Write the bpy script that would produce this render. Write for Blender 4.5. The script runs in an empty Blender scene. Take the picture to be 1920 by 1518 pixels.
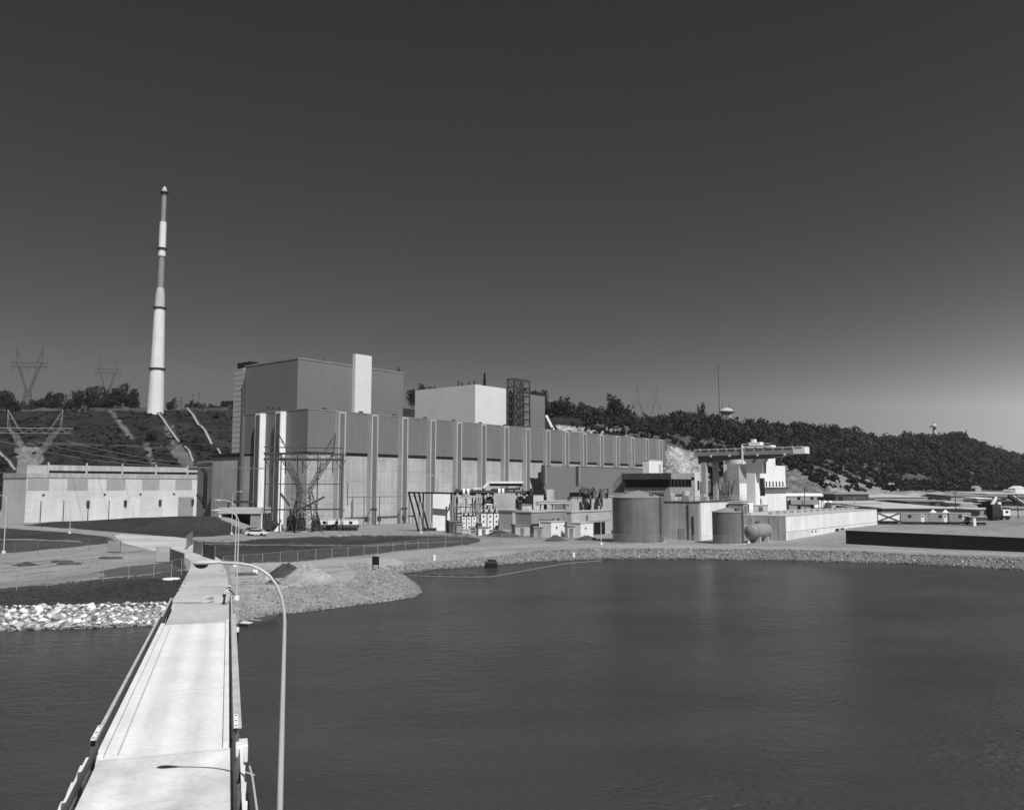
import bpy, bmesh, math, random
import numpy as np
from math import sin, cos, tan, atan, atan2, pi, radians, sqrt
from mathutils import Vector, Matrix
from mathutils.geometry import delaunay_2d_cdt
random.seed(7); RNG = np.random.default_rng(7)
SC = bpy.context.scene; COL = SC.collection

# ------------------------------------------------------------------ survey
# camera 11 m above the bridge deck (deck z = 0, river z = -1.6)
H, F, CX, CY, HZ = 11.0, 1570.0, 960.0, 759.0, 912.0
TH = atan((HZ - CY) / F)
WATER = -1.6
def ray(px, py):
    u = (px - CX) / F; v = (CY - py) / F
    return Vector((u, cos(TH) - v * sin(TH), sin(TH) + v * cos(TH)))
def G(px, py, z=0.0):
    d = ray(px, py); t = (z - H) / d.z
    return Vector((d.x * t, d.y * t, z))
def at(px, py, Y):
    d = ray(px, py); t = Y / d.y
    return Vector((d.x * t, Y, H + d.z * t))
def zat(py, Y, px=960): return at(px, py, Y).z
def proj(X, Y, Z):
    zc = Y * cos(TH) + (Z - H) * sin(TH)
    yc = -Y * sin(TH) + (Z - H) * cos(TH)
    return CX + F * X / zc, CY - F * yc / zc
# plant grid: D runs along the long walls (downstream), W away from the river
ANG = atan2(.777, .629); D = Vector((cos(ANG), sin(ANG), 0)); W = Vector((-sin(ANG), cos(ANG), 0))
P0 = Vector((-54.0, 221.0, 0.0))
def PL(s, t, z=0.0): return P0 + D * s + W * t + Vector((0, 0, z))
def reach(P, dv, px, z=11.0):
    """distance along dv from P to the plane seen at column px"""
    k = (px - CX) / F; a = z - H
    return (k * (P.y * cos(TH) + a * sin(TH)) - P.x) / (dv.x - k * dv.y * cos(TH))

# ------------------------------------------------------------------ materials (monochrome)
def gmat(name, v, var=.15, scale=.3, rough=.85, bump=0., detail=6, fine=0., fine_scale=6., bands=None, ribs=None, stain=0., spec=.3, metal=0.):
    m = bpy.data.materials.new(name); m.use_nodes = True
    n = m.node_tree.nodes; l = m.node_tree.links; b = n['Principled BSDF']
    b.inputs['Roughness'].default_value = rough; b.inputs['Metallic'].default_value = metal
    b.inputs['Specular IOR Level'].default_value = spec
    tc = n.new('ShaderNodeTexCoord')
    def noise(s, det=6, vec=None):
        t = n.new('ShaderNodeTexNoise'); t.inputs['Scale'].default_value = s; t.inputs['Detail'].default_value = det
        l.new(vec or tc.outputs['Object'], t.inputs['Vector']); return t.outputs['Fac']
    def rng(x, a, c, fa=.3, fb=.7):
        r = n.new('ShaderNodeMapRange'); r.inputs['From Min'].default_value = fa; r.inputs['From Max'].default_value = fb
        r.inputs['To Min'].default_value = a; r.inputs['To Max'].default_value = c; l.new(x, r.inputs['Value']); return r.outputs['Result']
    def mul(a, c):
        q = n.new('ShaderNodeMath'); q.operation = 'MULTIPLY'; l.new(a, q.inputs[0])
        if isinstance(c, float): q.inputs[1].default_value = c
        else: l.new(c, q.inputs[1])
        return q.outputs[0]
    nz = noise(scale, detail)
    val = rng(nz, v * (1 - var), v * (1 + var))
    if fine: val = mul(val, rng(noise(fine_scale, 4), 1 - fine, 1 + fine))
    sp = n.new('ShaderNodeSeparateXYZ'); l.new(tc.outputs['Object'], sp.inputs[0])
    def lines(src, period, width, depth):
        d = n.new('ShaderNodeMath'); d.operation = 'DIVIDE'; l.new(src, d.inputs[0]); d.inputs[1].default_value = period
        f = n.new('ShaderNodeMath'); f.operation = 'FRACT'; l.new(d.outputs[0], f.inputs[0])
        g = n.new('ShaderNodeMath'); g.operation = 'LESS_THAN'; l.new(f.outputs[0], g.inputs[0]); g.inputs[1].default_value = width
        return rng(g.outputs[0], 1., 1. - depth, 0, 1)
    if bands: val = mul(val, lines(sp.outputs['Z'], *bands))
    if ribs:
        ad = n.new('ShaderNodeMath'); ad.operation = 'ADD'; l.new(sp.outputs['X'], ad.inputs[0]); l.new(sp.outputs['Y'], ad.inputs[1])
        val = mul(val, lines(ad.outputs[0], *ribs))
    if stain:
        mp = n.new('ShaderNodeMapping'); mp.inputs['Scale'].default_value = (1, 1, .08); l.new(tc.outputs['Object'], mp.inputs['Vector'])
        val = mul(val, rng(noise(.9, 5, mp.outputs[0]), 1 - stain, 1 + stain * .4))
    cb = n.new('ShaderNodeCombineColor')
    for i in range(3): l.new(val, cb.inputs[i])
    l.new(cb.outputs[0], b.inputs['Base Color'])
    if bump:
        bp = n.new('ShaderNodeBump'); bp.inputs['Strength'].default_value = bump; bp.inputs['Distance'].default_value = .1
        l.new(noise(fine_scale, 5), bp.inputs['Height']); l.new(bp.outputs[0], b.inputs['Normal'])
    return m
M = dict(
    concrete=gmat('concrete', .42, .18, .12, fine=.10, fine_scale=1.4, bands=(3.1, .045, .22), ribs=(6.0, .012, .15), stain=.20),
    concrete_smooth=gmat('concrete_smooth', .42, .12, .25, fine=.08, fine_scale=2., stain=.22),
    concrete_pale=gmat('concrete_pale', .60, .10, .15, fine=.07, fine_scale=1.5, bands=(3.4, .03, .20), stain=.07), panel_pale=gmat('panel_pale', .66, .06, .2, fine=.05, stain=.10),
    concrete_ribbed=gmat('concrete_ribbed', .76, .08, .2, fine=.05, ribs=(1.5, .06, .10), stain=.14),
    white_wall=gmat('white_wall', .80, .07, .2, fine=.05, stain=.08),
    siding=gmat('siding', .178, .07, .05, rough=.6, ribs=(.9, .12, .08), stain=.09, fine=.05, bands=(3.7, .03, .08)),
    siding_dark=gmat('siding_dark', .12, .08, .1, rough=.6, ribs=(.9, .12, .10)),
    pilaster_white=gmat('pilaster_white', .42, .08, .3, stain=.14),
    panel=gmat('panel', .145, .06, .1, rough=.6),
    cladding=gmat('cladding', .70, .04, .1, rough=.6, bands=(.9, .3, .16)),
    cladding_grey=gmat('cladding_grey', .40, .05, .1, rough=.6, bands=(1.9, .22, .45)),
    roof=gmat('roof', .22, .2, .2), roof_pale=gmat('roof_pale', .46, .12, .15, fine=.06), roof_dark=gmat('roof_dark', .06, .2, .2),
    black=gmat('black', .012, .3, .5, rough=.5), dark=gmat('dark', .035, .3, .5), charcoal=gmat('charcoal', .07, .2, .5),
    sheetpile=gmat('sheetpile', .016, .4, .2, rough=.8, ribs=(.5, .45, .45), bands=(1.0, .08, .6), stain=.4),
    glass=gmat('glass', .02, .2, .5, rough=.08, spec=.5),
    steel=gmat('steel', .32, .12, .6, rough=.45), steel_dark=gmat('steel_dark', .06, .25, .6, rough=.6), steel_mid=gmat('steel_mid', .16, .2, .6, rough=.6),
    galv=gmat('galv', .50, .08, 1.5, rough=.38, spec=.5), tank=gmat('tank', .17, .14, .25, rough=.5, ribs=(3.1, .015, .12), stain=.22, bands=(2.2, .025, .18)),
    shutter=gmat('shutter', .36, .08, .4, ribs=(.5, .2, .15)), tank_pale=gmat('tank_pale', .25, .10, .3, rough=.5), stackwhite=gmat('stackwhite', .70, .06, .1, bands=(6., .03, .10), stain=.10),
    stackgrey=gmat('stackgrey', .26, .1, .1, bands=(3., .03, .10), stain=.12), stackmid=gmat('stackmid', .50, .08, .1, bands=(6., .03, .1), stain=.12),
    white=gmat('white', .75, .06, .6), grey=gmat('grey', .28, .12, .4, stain=.1), grey_pale=gmat('grey_pale', .42, .10, .4, stain=.1),
    deck=gmat('deck', .74, .09, .22, fine=.07, fine_scale=3., detail=8), deck_worn=gmat('deck_worn', .70, .30, .30, fine=.08, fine_scale=4., detail=8),
    kerb=gmat('kerb', .70, .1, .5, fine=.06), timber=gmat('timber', .12, .3, .8, fine=.2), rail_dark=gmat('rail_dark', .07, .25, .7, rough=.6), rail_top=gmat('rail_top', .45, .14, .9, fine=.1),
    road=gmat('road', .46, .20, .09, fine=.10, fine_scale=1.6, detail=8),
    rock=gmat('rock', .60, .25, .5, fine=.22, fine_scale=3., bump=.5), stone=gmat('stone', .30, .5, .9, fine=.3, fine_scale=4.),
    gravel=gmat('gravel', .28, .22, .6, fine=.22, fine_scale=3., bump=.6), soil=gmat('soil', .05, .3, .6, fine=.3, fine_scale=4., bump=.6),
    skin=gmat('skin', .35, .05), shirt=gmat('shirt', .7, .05), trousers=gmat('trousers', .04, .1), hair=gmat('hair', .03, .1),
    bark=gmat('bark', .05, .3, 2.), rubber=gmat('rubber', .02, .2), paint_white=gmat('paint_white', .7, .03, rough=.3, spec=.5), paint_grey=gmat('paint_grey', .25, .03, rough=.3, spec=.5),
)
def decktracks(key, depth):      # rubber and oil darken the two wheel lanes and the crown between them
    m = M[key]; n = m.node_tree.nodes; l = m.node_tree.links; b = n['Principled BSDF']; src = b.inputs['Base Color'].links[0].from_socket
    tc = n.new('ShaderNodeTexCoord'); mp = n.new('ShaderNodeMapping'); mp.inputs['Scale'].default_value = (1.6, .10, 1); l.new(tc.outputs['Object'], mp.inputs['Vector'])
    t = n.new('ShaderNodeTexNoise'); t.inputs['Scale'].default_value = 1.; t.inputs['Detail'].default_value = 5; l.new(mp.outputs[0], t.inputs['Vector'])
    sx = n.new('ShaderNodeSeparateXYZ'); l.new(tc.outputs['Object'], sx.inputs[0])
    def m_(op, a, c):
        q = n.new('ShaderNodeMath'); q.operation = op
        for i, x in enumerate((a, c)):
            if isinstance(x, (int, float)): q.inputs[i].default_value = x
            else: l.new(x, q.inputs[i])
        return q.outputs[0]
    w = m_('MULTIPLY_ADD', m_('COSINE', m_('MULTIPLY', sx.outputs['X'], 2*pi/1.75), 0.), .5); w.node.inputs[2].default_value = .5
    k = m_('MULTIPLY', w, m_('MULTIPLY', t.outputs['Fac'], depth * 2))
    f = m_('SUBTRACT', 1., k)
    dv = m_('DIVIDE', sx.outputs['Y'], 11.6); fr = m_('FRACT', m_('ADD', dv, .02), 0.); jn = m_('LESS_THAN', fr, .006); f = m_('MULTIPLY', f, m_('SUBTRACT', 1., m_('MULTIPLY', jn, .3)))
    mx = n.new('ShaderNodeVectorMath'); mx.operation = 'SCALE'; l.new(src, mx.inputs[0]); l.new(f, mx.inputs['Scale']); l.new(mx.outputs[0], b.inputs['Base Color'])
decktracks('deck', .16); decktracks('deck_worn', .14); 
def wetline(m):        # stone is dark where the river keeps it wet
    n = m.node_tree.nodes; l = m.node_tree.links; b = n['Principled BSDF']; src = b.inputs['Base Color'].links[0].from_socket
    g = n.new('ShaderNodeNewGeometry'); sp = n.new('ShaderNodeSeparateXYZ'); l.new(g.outputs['Position'], sp.inputs[0]); mr = n.new('ShaderNodeMapRange'); l.new(sp.outputs['Z'], mr.inputs['Value'])
    mr.inputs['From Min'].default_value = -1.5; mr.inputs['From Max'].default_value = -1.3; mr.inputs['To Min'].default_value = .4; mr.inputs['To Max'].default_value = 1.
    mx = n.new('ShaderNodeVectorMath'); mx.operation = 'SCALE'; l.new(src, mx.inputs[0]); l.new(mr.outputs[0], mx.inputs['Scale']); l.new(mx.outputs[0], b.inputs['Base Color'])
def rockmat():
    m = M['rock']; n = m.node_tree.nodes; l = m.node_tree.links; b = n['Principled BSDF']
    src = b.inputs['Base Color'].links[0].from_socket; oi = n.new('ShaderNodeObjectInfo'); mr = n.new('ShaderNodeMapRange'); l.new(oi.outputs['Random'], mr.inputs['Value'])
    mr.inputs['To Min'].default_value = .55; mr.inputs['To Max'].default_value = 1.5
    mx = n.new('ShaderNodeVectorMath'); mx.operation = 'SCALE'; l.new(src, mx.inputs[0]); l.new(mr.outputs[0], mx.inputs['Scale']); l.new(mx.outputs[0], b.inputs['Base Color'])
rockmat(); wetline(M['rock'])
def leafmat(name, v, var):
    m = bpy.data.materials.new(name); m.use_nodes = True
    n = m.node_tree.nodes; l = m.node_tree.links; b = n['Principled BSDF']
    b.inputs['Roughness'].default_value = .9; b.inputs['Specular IOR Level'].default_value = .1
    gi = n.new('ShaderNodeNewGeometry'); mr = n.new('ShaderNodeMapRange')
    l.new(gi.outputs['Random Per Island'], mr.inputs['Value'])
    mr.inputs['To Min'].default_value = v * (1 - var); mr.inputs['To Max'].default_value = v * (1 + var)
    cb = n.new('ShaderNodeCombineColor')
    for i in range(3): l.new(mr.outputs[0], cb.inputs[i])
    l.new(cb.outputs[0], b.inputs['Base Color']); return m
def woodmat():     # every crown of the wood has its own tone
    m = leafmat('leaf_wood', .029, .14); n = m.node_tree.nodes; l = m.node_tree.links; b = n['Principled BSDF']; src = b.inputs['Base Color'].links[0].from_socket
    a = n.new('ShaderNodeAttribute'); a.attribute_name = 'tone'; mx = n.new('ShaderNodeVectorMath'); mx.operation = 'SCALE'; l.new(src, mx.inputs[0]); l.new(a.outputs['Fac'], mx.inputs['Scale']); l.new(mx.outputs[0], b.inputs['Base Color']); return m
M['leaf'] = leafmat('leaf', .024, .4); M['leaf_far'] = leafmat('leaf_far', .036, .35); M['leaf_grass'] = leafmat('leaf_grass', .085, .4); M['leaf_scrub'] = leafmat('leaf_scrub', .028, .4)
def netmat():
    m = bpy.data.materials.new('chain_link'); m.use_nodes = True
    n = m.node_tree.nodes; l = m.node_tree.links; out = n['Material Output']; b = n['Principled BSDF']
    b.inputs['Base Color'].default_value = (.42, .42, .42, 1); b.inputs['Roughness'].default_value = .6
    t = n.new('ShaderNodeBsdfTransparent'); mx = n.new('ShaderNodeMixShader'); mx.inputs[0].default_value = .07
    l.new(t.outputs[0], mx.inputs[1]); l.new(b.outputs[0], mx.inputs[2]); l.new(mx.outputs[0], out.inputs['Surface']); return m
M['net'] = netmat(); M['leaf_wood'] = woodmat()

# ------------------------------------------------------------------ mesh builder
class MB:
    def __init__(s): s.v = []; s.f = []
    def add(s, vs, fs):
        o = len(s.v); s.v += [tuple(p) for p in vs]; s.f += [tuple(i + o for i in f) for f in fs]; return s
    def box(s, x0, x1, y0, y1, z0, z1):
        return s.add([(x0,y0,z0),(x1,y0,z0),(x1,y1,z0),(x0,y1,z0),(x0,y0,z1),(x1,y0,z1),(x1,y1,z1),(x0,y1,z1)],
                     [(0,3,2,1),(4,5,6,7),(0,1,5,4),(1,2,6,5),(2,3,7,6),(3,0,4,7)])
    def bar(s, p, q, w, h=None):
        p = Vector(p); q = Vector(q); h = h or w; d = (q - p)
        if d.length < 1e-6: return s
        d.normalize(); up = Vector((0,0,1)) if abs(d.z) < .95 else Vector((0,1,0))
        a = d.cross(up).normalized(); b = a.cross(d).normalized(); a *= w / 2; b *= h / 2
        vs = [p-a-b, p+a-b, p+a+b, p-a+b, q-a-b, q+a-b, q+a+b, q-a+b]
        return s.add(vs, [(0,3,2,1),(4,5,6,7),(0,1,5,4),(1,2,6,5),(2,3,7,6),(3,0,4,7)])
    def tube(s, pts, r, n=10):
        pts = [Vector(p) for p in pts]; R = r if isinstance(r, (list, tuple)) else [r] * len(pts)
        vs = []; fs = []; ref = None
        for i, p in enumerate(pts):
            d = (pts[min(i+1, len(pts)-1)] - pts[max(i-1, 0)]).normalized()
            if ref is None: ref = Vector((0,1,0)) if abs(d.y) < .9 else Vector((1,0,0))
            a = (ref - d * ref.dot(d)).normalized(); ref = a; b = d.cross(a)
            for k in range(n):
                t = 2 * pi * k / n; vs.append(p + (a * cos(t) + b * sin(t)) * R[i])
        for i in range(len(pts) - 1):
            for k in range(n):
                k2 = (k + 1) % n; fs.append((i*n+k, i*n+k2, (i+1)*n+k2, (i+1)*n+k))
        fs.append(tuple(range(n))[::-1]); fs.append(tuple(range((len(pts)-1)*n, len(pts)*n)))
        return s.add(vs, fs)
    def lathe(s, prof, n=32, c=(0,0,0), axis='z'):
        vs = []; fs = []
        for r, z in prof:
            for k in range(n):
                t = 2*pi*k/n; x, y = max(r, 1e-4)*cos(t), max(r, 1e-4)*sin(t)
                vs.append((c[0]+x, c[1]+y, c[2]+z) if axis == 'z' else (c[0]+z, c[1]+x, c[2]+y))
        for i in range(len(prof)-1):
            for k in range(n):
                k2 = (k+1) % n; fs.append((i*n+k, i*n+k2, (i+1)*n+k2, (i+1)*n+k))
        fs.append(tuple(range(n))[::-1]); fs.append(tuple(range((len(prof)-1)*n, len(prof)*n)))
        return s.add(vs, fs)
    def prism(s, poly, a, b, plane='xy'):
        """extrude a 2-D outline: xy -> along z, xz -> along y, yz -> along x"""
        mk = {'xy': lambda p, t: (p[0], p[1], t), 'xz': lambda p, t: (p[0], t, p[1]), 'yz': lambda p, t: (t, p[0], p[1])}[plane]
        n = len(poly); vs = [mk(p, a) for p in poly] + [mk(p, b) for p in poly]
        fs = [tuple(range(n)), tuple(range(n, 2*n))[::-1]] + [(i, i+n, (i+1) % n + n, (i+1) % n) for i in range(n)]
        return s.add(vs, fs)
    def build(s, name, mat, parent=None, smooth=False, bevel=0., angle=40):
        me = bpy.data.meshes.new(name); me.from_pydata(s.v, [], s.f); me.validate()
        bm = bmesh.new(); bm.from_mesh(me); bmesh.ops.recalc_face_normals(bm, faces=bm.faces); bm.to_mesh(me); bm.free()
        me.materials.append(M[mat] if isinstance(mat, str) else mat)
        o = bpy.data.objects.new(name, me); COL.objects.link(o)
        if parent: o.parent = parent
        if smooth:
            me.polygons.foreach_set('use_smooth', [True] * len(me.polygons))
            try: me.set_sharp_from_angle(angle=radians(angle))
            except Exception: pass
        if bevel:
            b = o.modifiers.new('bevel', 'BEVEL'); b.width = bevel; b.segments = 2; b.limit_method = 'ANGLE'
        return o
def tag(o, label, cat, group=None, kind=None):
    if label: o['label'] = label
    if cat: o['category'] = cat
    if group: o['group'] = group
    if kind: o['kind'] = kind
    return o
def thing(name, label, cat, loc=(0,0,0), rz=0., group=None):
    o = bpy.data.objects.new(name, None); COL.objects.link(o); o.location = loc; o.rotation_euler = (0, 0, rz)
    o.empty_display_size = .5
    return tag(o, label, cat, group)
def solo(mb, name, mat, label, cat, loc=(0,0,0), rz=0., group=None, **k):
    o = mb.build(name, mat, **k); o.location = loc; o.rotation_euler = (0, 0, rz); return tag(o, label, cat, group)
def B(*a): return MB().box(*a)
def copy_tree(o, parent=None):
    c = o.copy(); COL.objects.link(c)
    if parent: c.parent = parent
    for ch in list(o.children): copy_tree(ch, c)
    return c

# ------------------------------------------------------------------ terrain
COLS = [  # (image column, [(depth, height) ...]) levelling runs fanned out from the camera
    (-900, [(60,0),(250,.4),(330,.5),(420,28),(520,54),(700,55),(3000,52)]),
    (0,    [(60,0),(250,.4),(300,.6),(385,31.6),(392,32.2),(470,54.4),(700,55),(3000,52)]),
    (300,  [(60,0),(250,.4),(315,.6),(395,29.6),(402,30.),(470,54.4),(700,55),(3000,52)]),
    (430,  [(60,0),(250,.4),(330,.6),(400,28.),(408,28.5),(470,56.5),(700,55),(3000,52)]),
    (600,  [(60,0),(250,.4),(360,.6),(420,28),(430,29),(480,55),(700,55),(3000,52)]),
    (785,  [(60,0),(250,.4),(370,.6),(425,30),(432,32),(475,53),(700,55),(3000,52)]),
    (900,  [(60,0),(250,.4),(385,.6),(425,30),(435,35),(480,52.5),(700,54),(3000,52)]),
    (1030, [(60,-.1),(140,-.1),(250,.4),(400,.6),(412,32),(432,42),(475,52.5),(520,53),(700,54),(3000,50)]),
    (1165, [(60,-.1),(140,-.1),(250,.4),(405,.6),(418,34),(440,42.4),(500,49),(540,50),(700,50),(3000,45)]),
    (1215, [(60,-.1),(140,-.1),(250,.4),(398,.6),(411,30),(450,41.),(530,44),(570,45),(700,46),(3000,40)]),
    (1300, [(60,-.1),(145,-.1),(250,.6),(385,2),(400,16),(428,30.5),(450,35),(560,45),(600,46),(800,46),(3000,40)]),
    (1400, [(60,-.1),(145,-.1),(250,.8),(385,4),(405,12),(430,20),(460,27),(640,47),(700,48),(900,47),(3000,40)]),
    (1500, [(60,-.1),(145,-.1),(220,1),(370,5),(400,12.5),(440,19),(480,26.5),(680,48),(740,49),(1000,48),(3000,40)]),
    (1600, [(60,-.1),(145,-.1),(210,1.2),(330,2.0),(400,4.5),(440,10.5),(500,16.5),(540,23),(720,47),(780,48),(1000,47),(3000,40)]),
    (1650, [(60,-.2),(140,-.2),(210,1.2),(330,2.0),(420,5.4),(490,10.),(540,15),(600,22),(770,43),(820,44),(1000,44),(3000,40)]),
    (1700, [(60,-.2),(140,-.2),(210,1.2),(330,2.0),(440,5.6),(530,10),(570,14),(620,20),(810,50),(870,52),(1100,52),(3000,40)]),
    (1800, [(60,-.2),(135,-.2),(205,1.2),(330,2.0),(450,5.4),(620,9.5),(660,13),(720,20),(910,57),(970,59),(1200,58),(3000,42)]),
    (1920, [(60,-.2),(130,-.2),(200,1.3),(450,5.5),(800,8.5),(850,12),(920,19),(1100,38),(1200,40),(1500,38),(3000,30)]),
    (2200, [(60,-.2),(130,-.2),(200,1.0),(450,4),(900,6),(1000,10),(1100,14),(1300,22),(1500,22),(3000,15)]),
    (3600, [(60,-.2),(130,-.2),(200,.8),(450,2),(900,3),(1500,6),(3000,8)]),
]
CU = np.array([(c[0] - CX) / F for c in COLS])
# shoreline at river level, left to right; the last value is how steep the bank rises
SHORE = [(-1200,1195,.62),(-300,1185,.62),(0,1181,.62),(80,1180,.62),(150,1178,.62),(230,1174,.62),(300,1172,.62),(380,1172,.5),(440,1170,.4),(515,1152,.22),
         (565,1148,.2),(640,1138,.2),(720,1128,.2),(775,1120,.22),(793,1110,.3),(790,1100,.35),(772,1086,.35),(757,1076,.3),(775,1073,.24),(820,1068,.24),
         (905,1062,.28),(1000,1054,.4),(1050,1051,.5),(1130,1048,.55),(1300,1048,.55),(1500,1051,.55),(1700,1057,.55),(1920,1069,.55),(2600,1110,.55)]
SH = [(G(a, b, WATER).x, G(a, b, WATER).y, s) for a, b, s in SHORE]
LAND = [(x, y) for x, y, s in SH] + [(900, 60), (4000, 60), (4000, 9000), (-4000, 9000), (-4000, SH[0][1])]
def inside_np(X, Y, poly):
    c = np.zeros(X.shape, bool); j = len(poly) - 1
    for i in range(len(poly)):
        xi, yi = poly[i]; xj, yj = poly[j]
        if yi != yj:
            c ^= ((yi > Y) != (yj > Y)) & (X < (xj - xi) * (Y - yi) / (yj - yi) + xi)
        j = i
    return c
# earth banks: (points with crest height, half width)
BERMS = [([(at(40,980,232), .3), (at(150,980,226), 1.5), (at(260,980,221), 2.6), (at(330,980,216), 3.1), (at(388,980,213), 3.2)], 15.),
         ([(at(470,1010,178), .2), (at(600,1010,176), .9), (at(720,1010,182), 1.1), (at(880,1010,180), .3)], 8.),
         ([(at(1640,990,196), .5), (at(1800,990,190), .9), (at(2000,990,185), .9)], 12.)]
def vnoise(X, Y, s, seed):
    r = np.random.default_rng(seed); T = r.random((256, 256))
    x = X / s + 1000.; y = Y / s + 1000.; xi = np.floor(x).astype(int); yi = np.floor(y).astype(int)
    fx = x - xi; fy = y - yi; fx = fx*fx*(3-2*fx); fy = fy*fy*(3-2*fy)
    g = lambda a, b: T[a % 256, b % 256]
    return (g(xi,yi)*(1-fx)+g(xi+1,yi)*fx)*(1-fy) + (g(xi,yi+1)*(1-fx)+g(xi+1,yi+1)*fx)*fy - .5
def height_np(X, Y):
    X = np.asarray(X, float); Y = np.asarray(Y, float)
    u = X / np.maximum(Y, 1.)
    prof = np.array([np.interp(Y, [k[0] for k in c[1]], [k[1] for k in c[1]]) for c in COLS])
    i = np.clip(np.searchsorted(CU, u) - 1, 0, len(CU) - 2)
    f = np.clip((u - CU[i]) / (CU[i+1] - CU[i]), 0, 1)
    idx = np.arange(X.size); P = prof.reshape(len(COLS), -1); ii = i.ravel()
    z = (P[ii, idx] * (1 - f.ravel()) + P[ii + 1, idx] * f.ravel()).reshape(X.shape)
    rough = np.clip((z - 1.5) / 12., 0, 1)
    z = z + rough * (vnoise(X, Y, 38, 1) * 5 + vnoise(X, Y, 13, 2) * 2.2 + vnoise(X, Y, 5, 3) * 1.2) + .08 * vnoise(X, Y, 9, 4) + .05 * vnoise(X, Y, 2.2, 5)
    crag = np.clip((z - 3) / 6., 0, 1) * np.clip((Y - 384) / 8., 0, 1) * np.clip((446 - Y) / 14., 0, 1) * np.clip((u - .03) / .03, 0, 1)
    z = z + crag * ((np.abs(vnoise(X, Y, 7, 8)) - .2) * 7 + (np.abs(vnoise(X, Y, 2.6, 9)) - .2) * 3.2)
    for pts, wid in BERMS:
        best = np.zeros(X.shape)
        for (a, ha), (b, hb) in zip(pts[:-1], pts[1:]):
            dx, dy = b.x - a.x, b.y - a.y; t = np.clip(((X-a.x)*dx + (Y-a.y)*dy) / (dx*dx+dy*dy), 0, 1)
            d = np.hypot(X - a.x - t*dx, Y - a.y - t*dy); q = np.clip(1 - d / wid, 0, 1)
            best = np.maximum(best, (ha + (hb - ha) * t) * np.clip(q * 1.6, 0, 1) ** 1.0 * (q * (2 - q)))
        z = z + best
    dist = np.full(X.shape, 1e9); slope = np.zeros(X.shape)
    for (xa, ya, sa), (xb, yb, sb) in zip(SH[:-1], SH[1:]):
        dx, dy = xb - xa, yb - ya; t = np.clip(((X-xa)*dx + (Y-ya)*dy) / (dx*dx+dy*dy), 0, 1)
        d = np.hypot(X - xa - t*dx, Y - ya - t*dy); m = d < dist
        dist = np.where(m, d, dist); slope = np.where(m, sa + (sb - sa) * t, slope)
    ins = inside_np(X, Y, LAND)
    jag = vnoise(X, Y, 1.7, 6) * .35 + vnoise(X, Y, .8, 7) * .15
    bank = WATER + dist * slope + jag * np.clip(dist * .8, 0, 1) * .5
    z = np.where(ins, np.minimum(z, bank), np.maximum(WATER - .15 - dist * .5, -5.))
    return z
def hz(x, y): return float(height_np(np.array([x]), np.array([y]))[0])
def hit(px, py, y0=60., y1=1500.):
    """where the line of sight through (px, py) meets the ground"""
    ys = np.concatenate([np.arange(y0, 300, 1.), np.arange(300, y1, 2.)])
    d = ray(px, py); t = ys / d.y; zz = H + d.z * t; h = height_np(d.x * t, ys)
    k = np.argmax(zz <= h) if (zz <= h).any() else len(ys) - 1
    return Vector((d.x * t[k], ys[k], h[k]))
def ground_at(px, Y):
    x = (px - CX) / F * (Y * cos(TH)); return Vector((x, Y, hz(x, Y)))

us = np.unique(np.concatenate([np.linspace(-1.9, -.66, 60), np.arange(-.66, .66, .0021), np.linspace(.66, 2.2, 80)]))
ys = np.unique(np.concatenate([np.arange(62, 110, .5), np.arange(110, 190, 1.), np.arange(190, 300, 1.0), np.arange(300, 378, 3.), np.arange(378, 452, 1.2), np.arange(452, 620, 3.), np.arange(620, 1300, 9.), np.linspace(1300, 3000, 25)]))
UU, YY = np.meshgrid(us, ys); XX = UU * YY; ZZ = height_np(XX, YY)
nr, nc = UU.shape
verts = np.stack([XX, YY, ZZ], -1).reshape(-1, 3)
ii = (np.arange(nr - 1)[:, None] * nc + np.arange(nc - 1)[None, :]).ravel()
faces = np.stack([ii, ii + 1, ii + nc + 1, ii + nc], -1)
def bigmesh(name, verts, faces):
    me = bpy.data.meshes.new(name); k = faces.shape[1]
    me.vertices.add(len(verts)); me.vertices.foreach_set('co', np.asarray(verts, np.float32).ravel())
    me.loops.add(faces.size); me.loops.foreach_set('vertex_index', faces.astype(np.int32).ravel())
    me.polygons.add(len(faces)); me.polygons.foreach_set('loop_start', np.arange(0, faces.size, k, dtype=np.int32))
    me.polygons.foreach_set('loop_total', np.full(len(faces), k, np.int32))
    me.update(calc_edges=True); return me
gme = bigmesh('ground', verts, faces); gme.polygons.foreach_set('use_smooth', [True] * len(gme.polygons))
# land cover: reflectance of what grows or lies on each patch (dry gravel, mown grass, cut rock ...)
PX, PY = proj(XX, YY, ZZ)
cov = np.full(UU.shape, .25); mot = np.full(UU.shape, .22)
def cover(poly, v, m, y0=0, y1=9999, soft=0):
    j = vnoise(XX, YY, 6, 11) * 3 + vnoise(XX, YY, 2, 12) * 1.5
    k = inside_np(PX + j * 2.2, PY + j * .6, poly) & (YY >= y0) & (YY <= y1)
    cov[k] = v; mot[k] = m
GRASS = .047
hillm = (ZZ > 2.2) & (YY > 280) & (UU < .1); cov[hillm] = .022; mot[hillm] = .95
hillm = (ZZ > 7.5) & (YY > 380) & (UU >= .1); cov[hillm] = .075; mot[hillm] = .7
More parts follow.
